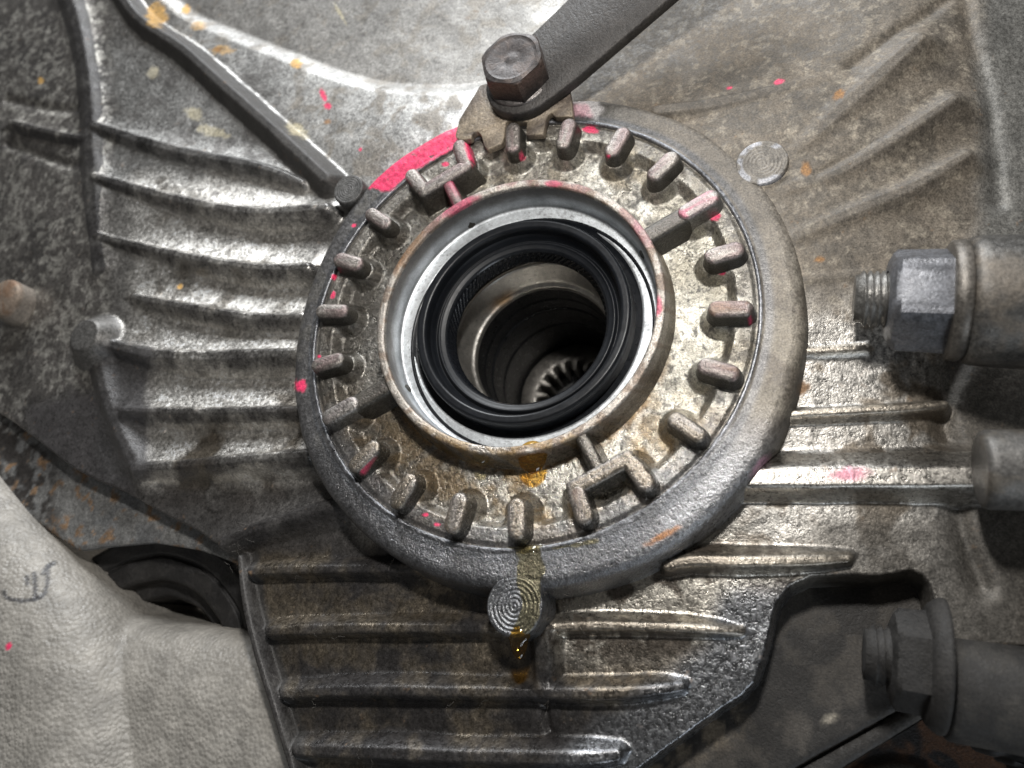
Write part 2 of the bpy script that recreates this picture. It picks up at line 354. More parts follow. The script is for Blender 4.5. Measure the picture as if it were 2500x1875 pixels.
# ribs: (centre line with half-width px and top height), side slope, fillet
RIBS = [
 ([(230, -60, 15, -5.5), (293, 34, 15, -5), (393, 104, 15, -4.5), (478, 181, 15, -4), (580, 270, 15, -3), (700, 382, 16, -1.2)], 1.6, 1.8, 'diag'),
 ([(205, 270, 14, -6.8), (300, 300, 17, -6), (400, 326, 17, -5.5), (560, 358, 14, -5), (650, 392, 11, -4.5)], 1.35, 4.4, 'fin'),
 ([(205, 380, 14, -6.5), (341, 418, 16, -5), (450, 442, 16, -4.2), (560, 455, 17, -3.4), (700, 446, 17, -2.4)], 1.35, 4.4, 'fin'),
 ([(210, 508, 12, -6.5), (307, 532, 14, -5.6), (444, 560, 14, -4.4), (560, 576, 14, -3.6), (660, 575, 14, -2.8)], 1.35, 4.4, 'fin'),
 ([(285, 640, 12, -6.4), (440, 668, 14, -5), (546, 684, 14, -4), (650, 682, 14, -3)], 1.35, 4.4, 'fin'),
 ([(235, 742, 16, -6), (320, 762, 19, -5.6), (440, 768, 19, -4.6), (640, 762, 17, -3)], 1.35, 4.4, 'fin'),
 ([(262, 884, 11, -6), (350, 887, 11, -5.4), (450, 888, 11, -4.8), (640, 884, 11, -3.4)], 1.35, 4.4, 'fin'),
 ([(290, 1010, 14, -6.4), (380, 1004, 14, -6), (450, 997, 14, -5.4), (560, 988, 14, -4.4), (660, 980, 14, -3.6)], 1.35, 4.4, 'fin'),
 ([(480, 1172, 17, -8.5), (560, 1138, 17, -7), (640, 1112, 17, -5.5), (740, 1082, 17, -4.5)], 1.35, 4.4, 'fin'),
 ([(130, -60, 18, -7.8), (165, 60, 18, -7.4), (188, 200, 18, -7), (192, 330, 18, -6.6), (200, 450, 18, -6.6), (215, 580, 16, -7)], .8, 4.0, 'vert'),
 ([(205, 770, 12, -7.2), (228, 860, 12, -7.2), (262, 950, 12, -7.4), (295, 1010, 12, -7.6)], .9, 3.4, 'vert'),
 ([(540, 1236, 11, -8), (600, 1232, 11, -7.4), (740, 1230, 11, -7), (900, 1226, 11, -6.5)], 3.0, 1.2, 'fin'),
 ([(580, 1366, 12, -8.4), (700, 1360, 12, -8), (900, 1358, 12, -7.6), (1070, 1358, 12, -7.4)], 3.0, 1.2, 'fin'),
 ([(610, 1500, 12, -8.6), (760, 1494, 12, -8.2), (1000, 1496, 12, -8), (1300, 1500, 12, -8), (1420, 1492, 11, -8.6), (1470, 1486, 10, -10)], 3.0, 1.2, 'fin'),
 ([(640, 1622, 14, -9), (800, 1628, 14, -8.6), (1000, 1636, 14, -8.4), (1250, 1640, 14, -8.6), (1330, 1634, 12, -10)], 2.6, 1.5, 'fin'),
 ([(516, 1205, 7, -9), (528, 1300, 8, -8.6), (556, 1420, 8, -8.6), (600, 1560, 8, -9), (640, 1700, 8, -9.4)], 3.0, 1.4, 'vert'),
 ([(1195, 1355, 10, -7.4), (1300, 1352, 10, -7.6), (1450, 1356, 10, -8), (1545, 1362, 9, -8.8), (1600, 1366, 7, -10.5)], 2.6, 1.5, 'fin'),
 ([(1165, 1360, 19, -6), (1172, 1420, 18, -7.6), (1172, 1480, 18, -8.4)], 2.4, 2.0, 'stub'),
 ([(1700, 760, 7, -5.4), (1780, 756, 7, -5.6), (1870, 750, 7, -6.4)], 2.0, 2.0, 'fin'),
 ([(1700, 606, 7, -3.2), (1790, 602, 7, -4), (1880, 592, 7, -5.4)], 1.4, 2.4, 'fin'),
 ([(1660, 896, 11, -4.8), (1800, 888, 11, -5.6), (1940, 880, 11, -6.4), (2040, 872, 9, -7.6)], 4.5, 1.2, 'fin'),
 ([(1590, 1034, 25, -3.2), (1720, 1032, 25, -3.6), (1900, 1031, 25, -4.4), (2130, 1030, 25, -5.4)], 5.0, 1.4, 'rod'),
 ([(1440, 1222, 10, -6), (1500, 1212, 12, -6), (1600, 1214, 12, -6.4), (1740, 1212, 12, -7.4), (1830, 1208, 9, -9)], 2.4, 2.0, 'fin'),
 ([(1420, 236, 14, -0.3), (1520, 224, 15, -0.7), (1640, 201, 14, -1.9), (1760, 176, 12, -2.9), (1850, 160, 8, -4.1)], 2.0, 1.3, 'fin'),
 ([(1720, 330, 9, -1.9), (1800, 252, 14, -1.5), (1900, 160, 16, -1.5), (1985, 80, 14, -1.9)], 1.1, 2.7, 'fin'),
 ([(1700, 410, 9, -1.6), (1810, 372, 10, -2.1), (1940, 292, 11, -2.9), (2060, 212, 9, -4.3)], 1.1, 2.7, 'fin'),
 ([(1720, 512, 10, -1.9), (1870, 446, 11, -2.9), (1980, 398, 11, -4.3), (2090, 332, 8, -6.7)], 1.1, 2.7, 'fin'),
 ([(20, 262, 12, -8), (110, 285, 12, -7.6), (185, 300, 12, -7)], 1.2, 2.2, 'fin'),
]
UPS = {'rod': 1.3}
owner = np.full(X.shape, -1, int); lift = np.zeros(X.shape)
H0 = H.copy()
for k, (pts, slope, fil, kind) in enumerate(RIBS):
    P = smooth_line(pts, 5); xy = np.array([at(a, b, h) for a, b, w_, h in P])
    mg = 22
    bx = (X[0] > xy[:, 0].min() - mg) & (X[0] < xy[:, 0].max() + mg); by = (Y[:, 0] > xy[:, 1].min() - mg) & (Y[:, 0] < xy[:, 1].max() + mg)
    I = np.ix_(by, bx)
    d, (w_, h_, yc_) = seg_dist(X[I], Y[I], xy, np.c_[P[:, 2:4], xy[:, 1]])
    up_ = UPS.get(kind, None); ramp = None
    if kind == 'fin' and pts[0][0] < 520 and 200 < pts[0][1] < 1200: ramp = .50
    elif kind == 'fin' and pts[0][1] > 1190: up_ = 1.5; slope = 6.0; fil = .8
    if up_ is not None: slope = slope + (up_ - slope) * sst(-1.2, 1.2, Y[I] - yc_)
    w_ = w_ / 9.0 * (1 + .25 * (fbm(X[I], Y[I], 9, 60 + k, 2) - .5))
    h_ = h_ + .35 * (fbm(X[I], Y[I], 8, 90 + k, 2) - .5)
    e = np.maximum(0, d - w_ * .55)
    rh = h_ - slope * (np.sqrt(e * e + (w_ * .5) ** 2) - w_ * .5)
    base_ = H[I]
    if ramp:
        side = sst(-.4, .8, Y[I] - yc_); drp = np.maximum(0, d - w_ * .5)
        base_ = smax(base_, h_ - 1.0 - drp * (ramp + (1.9 - ramp) * (1 - side)), 2.6)
        fil = .7; rh = h_ - (2.4 - .9 * (1 - side)) * (np.sqrt(np.maximum(0, d - w_ * .45) ** 2 + (w_ * .35) ** 2) - w_ * .35)
    Hn = smax(base_, rh, fil)
    own = (rh > base_ - .15) & (d < w_ * (3.0 if kind == 'diag' else 3.4 if kind == 'vert' else 2.2))
    owner[I] = np.where(own, k, owner[I])
    H[I] = Hn
# edge of the casting
EDGE = [(-250, -250), (2500, -250), (2500, 1420), (2330, 1405), (2212, 1397), (2092, 1390), (2050, 1378), (2034, 1366), (2026, 1330), (2020, 1281), (2010, 1255), (1999, 1243), (1972, 1231), (1940, 1238), (1904, 1243), (1820, 1243), (1750, 1246), (1706, 1267), (1682, 1298), (1668, 1349), (1651, 1417), (1631, 1475), (1600, 1508), (1562, 1530), (1460, 1605), (1350, 1685), (1250, 1790), (660, 1800), (618, 1659), (588, 1560), (548, 1430), (522, 1330), (510, 1210), (410, 1144), (341, 1108), (259, 1061), (171, 1023), (147, 1009), (68, 948), (0, 900), (-250, 760)]
ep = np.array([at(u, v, -9) for u, v in EDGE])
de = poly_sdf(X, Y, ep) + .35 * (fbm(X, Y, 5, 44, 3) - .5)
# raised flat flange along the pan rail, lower right
H = np.where(True, H, H)
out = np.maximum(0, .4 - de)
Hs = H.copy()
H = H - 12 * (np.sqrt(out * out + .25) - .5)
# boss on the left with a sloping body (ejector boss)
def bossbump(u, v, r, h, slope=2.4, fil=1.6, tag=100):
    global H
    cx, cy = at(u, v, h); d = np.hypot(X - cx, Y - cy); e = np.maximum(0, d - r * .8)
    rh = h - slope * (np.sqrt(e * e + .3) - math.sqrt(.3)); own = (rh > H - .1) & (d < r * 2.4); owner[own] = tag; H = smax(H, rh, fil)
bossbump(180, 724, 5.8, -2.6, 1.5, 2.0, 100)
# casting skin
H = H + .035 * (fbm(X, Y, 1.5, 8, 2) - .5)
rr = np.hypot(X, Y)
keep = (H > -30) & (rr > 57.0)
U, Vv = px(X, Y, H)
# normals
gyH, gxH = np.gradient(H, STEP)
NN = np.stack([-gxH, -gyH, np.ones_like(H)], -1); NN /= np.linalg.norm(NN, axis=-1, keepdims=True)
sk = Skin(X, Y, H, (.25, .24, .225), .55, .47)
xf, yf = sk.x, sk.y; u, v = sk.u, sk.v
own = owner.ravel(); ribm = (own >= 0).astype(float)
def reg(u0, u1, v0, v1, s=60, wob=60):
    uu = u + wob * (fbm(xf, yf, 12, 71, 2) - .5) * 2; vv_ = v + wob * (fbm(xf, yf, 12, 72, 2) - .5) * 2
    return sst(u0 - s, u0 + s, uu) * sst(u1 + s, u1 - s, uu) * sst(v0 - s, v0 + s, vv_) * sst(v1 + s, v1 - s, vv_)
n_big = fbm(xf, yf, 16, 1, 4); n_mid = fbm(xf, yf, 5, 2, 4); n_fin = fbm(xf, yf, 1.6, 4, 3); n_tiny = vnoise(xf, yf, .55, 6)
top = reg(380, 1180, -200, 420, 70)                                   # bell housing
sk.mix(top, (.42, .415, .40), .42, .44); sk.mix(top * sst(-1, 3, dp.ravel()), (.29, .28, .262), .3, .5)  # floor above the step tinted darker, as shade on its turned-away slope
sk.mix(top * sst(.5, .7, n_mid), (.27, .25, .22), .3, .55)
tl = reg(200, 620, 130, 420, 50); sk.mix(tl, (.44, .435, .42), .6, .43); sk.mix(tl * sst(.44, .68, n_mid) * .8, (.17, .163, .155), .4, .5)
lf = reg(-300, 235, -300, 1000, 20, 20)                               # left flange: speckled
sk.mix(lf, (.20, .188, .175), .5, .45); sk.mix(lf * sst(.46, .66, .6 * n_fin + .4 * n_mid), (.40, .385, .35), .45, .5); sk.mix(lf * sst(.5, .6, n_big) * sst(.55, .45, n_fin) * .8, (.06, .056, .053), .2, .45)
lp = reg(285, 660, 380, 1100, 25, 20)                                 # pockets between the left fins
sk.mix(lp, (.56, .54, .505), .95, .50)
sk.mix(lp * sst(.48, .68, .5 * n_mid + .5 * n_big) * .8, (.09, .078, .062), .4, .42)
sk.mix(lp * sst(800, 900, v) * sst(.40, .60, n_big), (.10, .085, .066), .4, .42)
sk.mix(lp * sst(.58, .76, n_fin) * .6, (.04, .037, .035), .1, .5)
bot = reg(500, 1700, 1180, 1800, 30, 20)                              # underside: black with brown pockets
sk.mix(bot, (.045, .042, .041), .2, .40, .15)
sk.mix(bot * sst(.40, .68, .6 * n_big + .4 * n_mid) * .85, (.27, .228, .172), .6, .42)
sk.mix(bot * sst(.42, .74, n_fin) * .6, (.03, .028, .028), .1, .4)
br = reg(1190, 1760, 1130, 1420, 40, 30); sk.mix(br, (.40, .375, .33), .7, .42); sk.mix(br * sst(.5, .6, n_mid), (.12, .10, .08), .4, .45)
rail = sst(14, 9, de.ravel()) * reg(1180, 1760, 1270, 1800, 40, 10); sk.mix(rail, (.22, .225, .235), .75, .36, .25)
rt = reg(1600, 2200, 640, 1200, 50, 40)                               # right: bare patches
sk.mix(rt, (.36, .345, .32), .65, .46); sk.mix(rt * sst(.46, .58, .5 * n_mid + .5 * n_big), (.17, .145, .115), .3, .55)
rfar = reg(2040, 2700, 740, 1500, 50, 30); sk.mix(rfar, (.12, .108, .092), .15, .62)
rlow = reg(1760, 2200, 1110, 1400, 40, 30); sk.mix(rlow * .8, (.15, .14, .125), .3, .55)
ur = reg(1240, 2120, -300, 640, 50, 40)                               # upper right: tan road dust
sk.mix(ur, TAN, .12, .68); sk.mix(ur * sst(.46, .6, n_mid), (.15, .13, .105), .15, .6); sk.mix(ur * sst(.58, .68, n_fin) * .6, (.33, .29, .23), .15, .6)
pr = reg(2120, 2700, -300, 760, 30, 15); sk.mix(pr, (.20, .195, .18), .3, .5)
left_low = reg(60, 300, 850, 1130, 25, 25); sk.mix(left_low, (.085, .08, .08), .3, .42)
ll2 = reg(230, 760, 1050, 1200, 20, 20); sk.mix(ll2 * .85, (.075, .07, .068), .3, .42)
sk.mix(sst(6.5, 4.5, de.ravel()) * sst(760, 700, u) * sst(1170, 1200, v), (.05, .047, .044), .02, .78, 0)
# worn dark rib tops; on the left fins the tint also paints shaded flanks
for k, (pts, slope, fil, kind) in enumerate(RIBS):
    m = (own == k).astype(float)
    if kind == 'rod': sk.mix(m, (.30, .285, .26), .7, .40); continue
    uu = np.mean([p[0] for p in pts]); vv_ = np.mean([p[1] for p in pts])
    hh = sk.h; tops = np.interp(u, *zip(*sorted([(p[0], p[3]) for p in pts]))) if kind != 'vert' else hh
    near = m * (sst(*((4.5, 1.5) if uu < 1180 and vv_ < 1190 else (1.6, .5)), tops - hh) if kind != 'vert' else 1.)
    if kind in ('vert', 'diag'): sk.mix(m * (1. if kind == 'diag' else .9), (.06, .056, .052), .15 if kind == 'diag' else .05, .62 if kind == 'diag' else .75)
    if kind == 'diag': continue
    if uu > 1380 and vv_ < 640: sk.mix(near * .55, (.12, .105, .088), .15, .6)
    elif uu > 1400: sk.mix(near * .8, (.22, .195, .16), .5, .45)
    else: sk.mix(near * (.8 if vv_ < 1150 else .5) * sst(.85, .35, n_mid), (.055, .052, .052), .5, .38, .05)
sk.mix((own == 100) * 1., (.15, .145, .138), .3, .58)
sk.mix(reg(215, 330, 745, 1030, 22, 12), (.075, .072, .072), .2, .5)
sk.c *= (1 - .22 * (1 - lp))[:, None]
dry = np.clip(ur + top * .8 + pr + rfar * .6, 0, 1)
sk.m += (1 - (1 - sk.m) ** 2.4 - sk.m) * (1 - dry) * (sk.c.mean(1) > .09); sk.r *= 1 - .20 * (1 - dry)
sk.c += sk.c * .55 * ((1 - dry) * sst(.09, .16, sk.c.mean(1)))[:, None]
# rust freckles, specks, paint
sk.mix(sst(.80, .9, fbm(xf, yf, 1.6, 21, 3)) * .5, (.20, .12, .06), 0, .8)
for i, (a, b, ru, rv, g) in enumerate([(340, 30, 20, 24, 20), (402, 20, 8, 9, 0), (432, 58, 16, 10, 10), (480, 108, 22, 9, 0), (640, 138, 11, 10, 0), (330, 157, 13, 13, 0), (420, 245, 24, 12, 30), (460, 285, 34, 10, 15), (88, 175, 6, 6, 0), (388, 618, 6, 6, 0), (735, 30, 3, 26, -30), (640, 280, 26, 12, 35)]):
    sk.mix(sk.blob(a, b, ru, rv, g, .3, .6, i, 1.6) * (.9 if i in (0, 1, 4, 8, 9) else .6), YEL if i in (0, 1, 2, 3, 4, 8, 9) else (.52, .46, .30), 0, .7)
for i, (a, b, ru, rv, g) in enumerate([(1742, 365, 10, 16, 0), (1812, 205, 14, 8, -40), (1728, 838, 17, 16, 0), (1770, 560, 10, 6, 0), (708, 262, 8, 6, 0), (470, 106, 10, 6, 0)]):
    sk.mix(sk.blob(a, b, ru, rv, g, .3, .5, i, 1.5) * .8, (.30, .15, .05), 0, .8)
sk.mix(sk.blob(1832, 1025, 46, 15, -4, .5, .6, 3, 2.) * .75, (.60, .22, .30), .1, .5)
sk.mix(sk.blob(1680, 330, 8, 3, -20), (.7, .7, .7), 0, .5)
pink_spots(sk)
# split into the casting and its ribs
nr, ncol = X.shape
Fq = gridfaces(nr, ncol); kf = keep.ravel()
Fq = Fq[kf[Fq].all(1)]
fo = np.sort(own[Fq], 1)[:, 1]
Vall = np.stack([xf, yf, sk.h], -1); Nall = NN.reshape(-1, 3)
class Sub: pass
def submesh(name, faces, parent, mat):
    ids, inv = np.unique(faces, return_inverse=True); s = Sub(); s.c = sk.c[ids]; s.m = sk.m[ids]; s.r = sk.r[ids]; s.k = sk.k[ids]
    return mk(name, Vall[ids], inv.reshape(-1, 4), mat, parent, s, normals=Nall[ids])
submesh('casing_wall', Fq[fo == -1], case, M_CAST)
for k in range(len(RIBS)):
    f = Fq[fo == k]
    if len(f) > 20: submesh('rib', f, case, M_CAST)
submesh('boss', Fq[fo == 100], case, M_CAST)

# ---- the raised collar round the adjuster ring
CO = (1.6, -.8); RC = 63.6
nt_ = 1080; tt = np.arange(nt_) * 2 * PI / nt_
prof = dense([(54.95, -2.2), (55.0, .0), (55.3, .22), (55.75, .22), (56.1, .0), (60.5, .05), (61.6, -.15), (62.4, -.55), (63.0, -1.2), (63.4, -2.2), (63.7, -4.), (64.4, -9.), (65.2, -13.)], .45)
P = np.array(prof); T = tt[None] + 0 * P[:, :1]; Rr = P[:, :1] + 0 * T; Hh = P[:, 1:] + 0 * T
fr = sst(55.8, 60, Rr)
fr2 = fr * (1 + .012 * (fbm(np.cos(T) * 40, np.sin(T) * 40, 9, 50, 2) - .5))
Rr = Rr + fr * 2.0 * np.exp(-((T - 2.2) / .38) ** 2)
cxx = CO[0] * fr; cyy = CO[1] * fr
Xc = cxx + Rr * np.cos(T) * np.where(fr > 0, fr2 / np.maximum(fr, 1e-6), 1); Yc = cyy + Rr * np.sin(T) * np.where(fr > 0, fr2 / np.maximum(fr, 1e-6), 1)
Hc = Hh + (.25 * (fbm(Xc, Yc, 7, 51, 3) - .5) + .15 * (fbm(Xc, Yc, 1.0, 52, 3) - .5)) * sst(56, 57.5, Rr)
sc_ = Skin(Xc, Yc, Hc, (.17, .165, .155), .5, .45)
u, v = sc_.u, sc_.v; rrf = Rr.ravel()
nm = sc_.fb(5, 2); nf = sc_.fb(1.5, 4, 3)
lft = sst(1050, 750, u); low = sst(850, 1100, v); rgt = sst(1450, 1650, u)
sc_.mix(lft * .9, (.15, .147, .148), .6, .40, .1)
sc_.mix(sst(.5, .62, nm) * .5 * lft, (.20, .19, .17), .5, .45)
sc_.mix(sst(700, 500, v) * sst(1250, 1450, u), (.19, .168, .14), .2, .6)
sc_.mix(rgt * sst(450, 650, v), (.22, .195, .158), .35, .52)
sc_.mix(rgt * sst(450, 650, v) * sst(.5, .6, nm) * .6, (.12, .10, .08), .2, .5)
wet = low * sst(560, 760, u) * sst(1760, 1600, u)
sc_.mix(wet, (.16, .162, .17), .75, .34, .8)
sc_.mix(wet * sst(900, 700, u), (.10, .098, .10), .6, .34, .5)
sc_.mix(wet * sst(1350, 1550, u) * .8, (.46, .46, .47), .85, .32, .8)
sc_.mix(sst(56.1, 55.8, rrf) * sst(54.9, 55.05, rrf), (.22, .225, .24), .8, .36)          # bright turned edge
sc_.mix(sst(56.3, 56.6, rrf) * sst(58.2, 57.2, rrf) * .7, (.10, .105, .115), .6, .35)    # dark sealant line
sc_.c *= .80
pinkp = np.array([(788, 402), (800, 385), (860, 330), (925, 284), (985, 250), (1010, 262), (1010, 292), (972, 324), (916, 357), (872, 384), (842, 415), (806, 408)], float)
pd = poly_sdf(u, v, pinkp)
sc_.mix(sst(-3, 3, pd + 9 * (nf - .5)) * sst(.80, .70, sc_.fb(1.6, 77, 3)), PINK, 0, .42)
sc_.mix(sc_.blob(1268, 222, 42, 24, 40, .3, .5, 5) * .85, (.52, .50, .50), .2, .5); sc_.mix(sc_.blob(1255, 240, 22, 14, 0, .5, .6, 6) * .6, (.6, .3, .36), .1, .5)
sc_.mix(sc_.blob(1430, 1158, 38, 7, -28, .4, .6, 8) * .9, (.34, .14, .04), 0, .6)
sc_.mix(sc_.blob(1640, 1010, 10, 30, 40, .5, .6, 9) * .5, (.55, .2, .35), .1, .5)
pink_spots(sc_)
mk('bearing_collar', np.stack([Xc, Yc, Hc], -1).reshape(-1, 3), gridfaces(len(prof), nt_, True)[:, [0, 3, 2, 1]], M_CAST, case, sc_)

def ringed_boss(u_, v_, r, h, depth, col, metal, rough, coat, name='boss', amp=.07, mat=M_CAST, cols=None):
    c = at(u_, v_, h); pr = [(.02, h)]
    for k in range(1, 60): pr.append((r * .93 * k / 59, h))
    pr += [(r * .97, h - .15), (r, h - .5), (r * 1.04, h - depth * .5), (r * 1.09, h - depth)]
    def fn(rr_, hh_, T):
        ring = amp * np.cos(rr_ / r * 2 * PI * 7 + .9 * np.sin(T) + .5 * np.sin(2 * T + 1)) * (rr_ < r * .9) * (.4 + .6 * vnoise(rr_ * np.cos(T), rr_ * np.sin(T), r * .5, 4))
        return rr_ * (1 + .02 * np.sin(2 * T + u_)), hh_ + ring
    V, Fq_ = lathe(pr, 96, c, fn)
    s = Skin(V[:, 0], V[:, 1], V[:, 2], col, metal, rough, coat); s.mix(sst(.5, .65, s.fb(2, 9, 3)) * .5, tuple(x * .5 for x in col))
    if cols: cols(s)
    return mk(name, V, Fq_, mat, case, s)
ringed_boss(1111, 1308, 6.4, .1, 9, (.14, .143, .15), .75, .32, .5)
ringed_boss(752, 408, 4.6, .5, 7, (.10, .098, .095), .4, .5, 0, amp=.03)
def whites(s): s.mix(sst(4.2, 4.7, np.hypot(s.x - at(1646, 350, .1)[0], s.y - at(1646, 350, .1)[1])) * sst(.45, .6, s.fb(2.5, 12, 2)), (.30, .30, .315), .3, .5)
ringed_boss(1646, 350, 6.0, .1, 6, (.16, .145, .125), .25, .55, 0, amp=.035, cols=whites)
# neck that ties the lower boss to the collar
nk = [at(1075, 1235, .1), at(1060, 1290, .1), at(1100, 1345, -.2), at(1160, 1310, .1), at(1175, 1230, .1), at(1120, 1205, .1)]
plate_mesh('web', round_poly(nk, 3), [(-9, .8), (-1, .3), (-.25, -.1), (-.05, -.6)], M_CAST, case, col=(.13, .132, .138), metal=.7, rough=.36, coat=.5)

# ================================================================== ADJUSTER RING
ring = thing('adjuster_ring', 'castellated cast ring with stubby lugs around the central round opening', 'adjuster ring', (0, -50, -2))
NL = 22; A0 = 1.5785
ang = [A0 - i * 2 * PI / NL for i in range(NL)]
FLOOR, LEDGE, LTOP = -3.0, -.15, 4.25
nr_, nt_ = 120, 1500
rad = np.linspace(34.9, 55.0, nr_); tt = np.arange(nt_) * 2 * PI / nt_
Rw, Tw = np.meshgrid(rad, tt, indexing='ij'); Xw = Rw * np.cos(Tw); Yw = Rw * np.sin(Tw)
hw = np.full(Xw.shape, FLOOR)
ledge_sd = Rw - (49.6 + .3 * np.sin(3 * Tw))
lugsd = np.full(Xw.shape, -1e3)
for a in ang:
    ca, sa = math.cos(a), math.sin(a); lx = Xw * ca + Yw * sa; ly = -Xw * sa + Yw * ca
    px_ = np.clip(lx, 46.8, 51.9); lugsd = np.maximum(lugsd, 3.5 - np.hypot(lx - px_, ly))
sd = smax(ledge_sd, lugsd, 1.6)
hw = FLOOR + (LEDGE - FLOOR) * sst(-1.25, 1.15, sd)
e = np.maximum(0, lugsd - .2); hw = hw + .16 * e * e                   # fillets up the lugs
e = np.maximum(0, 37.2 - Rw); hw = hw + .35 * e * e                     # fillet up the hub
hw = hw - .55 * sst(53.6, 54.8, Rw)
hw = hw + .22 * (fbm(Xw, Yw, 5, 15, 3) - .5) + .10 * (fbm(Xw, Yw, .9, 16, 2) - .5)
s = Skin(Xw, Yw, hw, (.46, .44, .39), .9, .36, .12)
u, v = s.u, s.v; rf = Rw.ravel(); tf = Tw.ravel()
n1 = s.fb(6, 1); n2 = s.fb(2.2, 2, 3); n3 = s.fb(.8, 3, 2)
s.mix(sst(.44, .66, n1) * .7, (.25, .215, .155), .75, .42)
s.mix(sst(1100, 850, u) * .85, (.20, .19, .172), .95, .33)  # left side darker: the web's shaded half put into the tint
s.mix(sst(.46, .72, n2) * .8, (.075, .068, .058), .4, .4)
s.mix(sst(49.8, 52.5, rf) * sst(900, 600, v) * .6, (.16, .145, .125), .45, .45)
s.mix(sst(.55, .8, n3) * .6, (.03, .028, .025), .2, .4)
right = sst(1380, 1480, u) * sst(49.2, 47.5, rf)
s.mix(right * .55, (.42, .40, .335), .8, .42)
s.mix(right * sst(.64, .74, s.fb(1.0, 33, 3)) * .8, (.05, .045, .04), .2, .45)
wet = sst(800, 1000, v)
s.mix(wet, None, None, .30, .9)
s.mix(wet * .65 * sst(.35, .6, n1), (.23, .145, .05), .6)
s.mix(wet * sst(1100, 950, u) * .5, (.11, .09, .065), .5)
s.mix(wet * sst(49.5, 52, rf) * .7, (.15, .15, .155), .65, .33, .8)
s.mix(sst(38.5, 36.8, rf) * sst(700, 900, v) * sst(.3, .55, n2) * .7, (.22, .12, .03), .2, .4)
pink_spots(s)
s.mix(s.blob(1490, 420, 14, 10, 0) * .0, PINK)
mk('web', np.stack([Xw, Yw, hw], -1).reshape(-1, 3), gridfaces(nr_, nt_, True)[:, [0, 3, 2, 1]], M_RING, ring, s)

def stadium(a, r0, r1, w, off, h, n=10):
    """loop of a lug: radial from r0 to r1, half width w"""
    w = max(w + off, .15); q0 = r0 + (w - off) - 0; q1 = r1 - (w - off); pts = []
    c0_, c1_ = r0 + w - off, r1 - w + off
    if c1_ < c0_: c0_ = c1_ = (c0_ + c1_) / 2
    for k in range(n + 1):
        t = -PI / 2 + PI * k / n; pts.append((c1_ + w * math.cos(t), w * math.sin(t)))
    for k in range(n + 1):
        t = PI / 2 + PI * k / n; pts.append((c0_ + w * math.cos(t), w * math.sin(t)))
    P = np.array(pts); ca, sa = math.cos(a), math.sin(a)
    return np.c_[P[:, 0] * ca - P[:, 1] * sa, P[:, 0] * sa + P[:, 1] * ca, np.full(len(P), h)]
def lug_skin(V, i):
    s = Skin(V[:, 0], V[:, 1], V[:, 2], (.20, .185, .165), .65, .40, .15)
    rnd = random.Random(i)
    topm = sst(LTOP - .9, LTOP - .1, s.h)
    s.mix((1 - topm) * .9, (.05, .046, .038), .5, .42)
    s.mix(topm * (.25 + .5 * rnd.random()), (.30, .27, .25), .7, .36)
    s.mix(topm * sst(.42, .6, s.fb(2, i, 3)) * .6, (.19, .125, .125) if s.v.mean() < 900 else (.2, .16, .11), .4, .45)
    s.mix(sst(850, 1000, s.v), None, .7, .28, .7)
    if i in (6, 10, 7): s.mix(topm * sst(.5, .7, s.fb(1.6, 40 + i, 2)) * .7, (.15, .088, .055), .3, .5)
    pink_spots(s)
    return s
LEV = [(-3.6, 1.5), (-2.4, 1.05), (-1.0, .72), (1.0, .36), (2.9, .10), (3.5, -.02), (3.9, -.22), (4.14, -.52), (LTOP, -.95), (LTOP + .04, -1.45)]
rl = random.Random(3)
for i, a in enumerate(ang):
    if i in (4, 15): continue
    dr0, dr1, dw, dh, da = rl.uniform(-.25, .25), rl.uniform(-.15, .2), rl.uniform(-.12, .12), rl.uniform(-.18, .18), rl.uniform(-.004, .004)
    r0, r1 = (44.75 + dr0, 53.95 + dr1)
    outs = [stadium(a + da, r0 - .0, r1, 2.02 + dw, o, h + (dh if h > 0 else 0), 10) for h, o in LEV]
    outs = [o + np.c_[.20 * (fbm(o[:, 0], o[:, 1], 2, 80 + i, 2) - .5)[:, None] * np.ones(2), .22 * (fbm(o[:, 0], o[:, 1], 2.5, 95 + i, 2) - .5)] for o in outs]
    V, Fs = loft(outs)
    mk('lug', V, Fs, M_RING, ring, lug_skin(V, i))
# long ribs with a lug on the end (two and eight o'clock)
for i in (4, 15):
    a = ang[i]
    V, Fs = loft([stadium(a, 43.6, 54.0, 2.1, o, h, 10) for h, o in LEV]); s = lug_skin(V, i); s.mix(np.full(len(V), .55), (.30, .29, .275), .75, .33)
    if i == 4: s.mix(sst(3.7, 4.1, s.h) * sst(.38, .6, s.fb(2.2, 9, 3)) * .8, (.36, .10, .15), .3, .45)
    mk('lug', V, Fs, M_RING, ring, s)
    V, Fs = loft([stadium(a, 33.9, 47.0, 2.1, o + .1, h - .75, 10) for h, o in LEV])
    s = lug_skin(V, i + 50); mk('radial_rib', V, Fs, M_RING, ring, s)
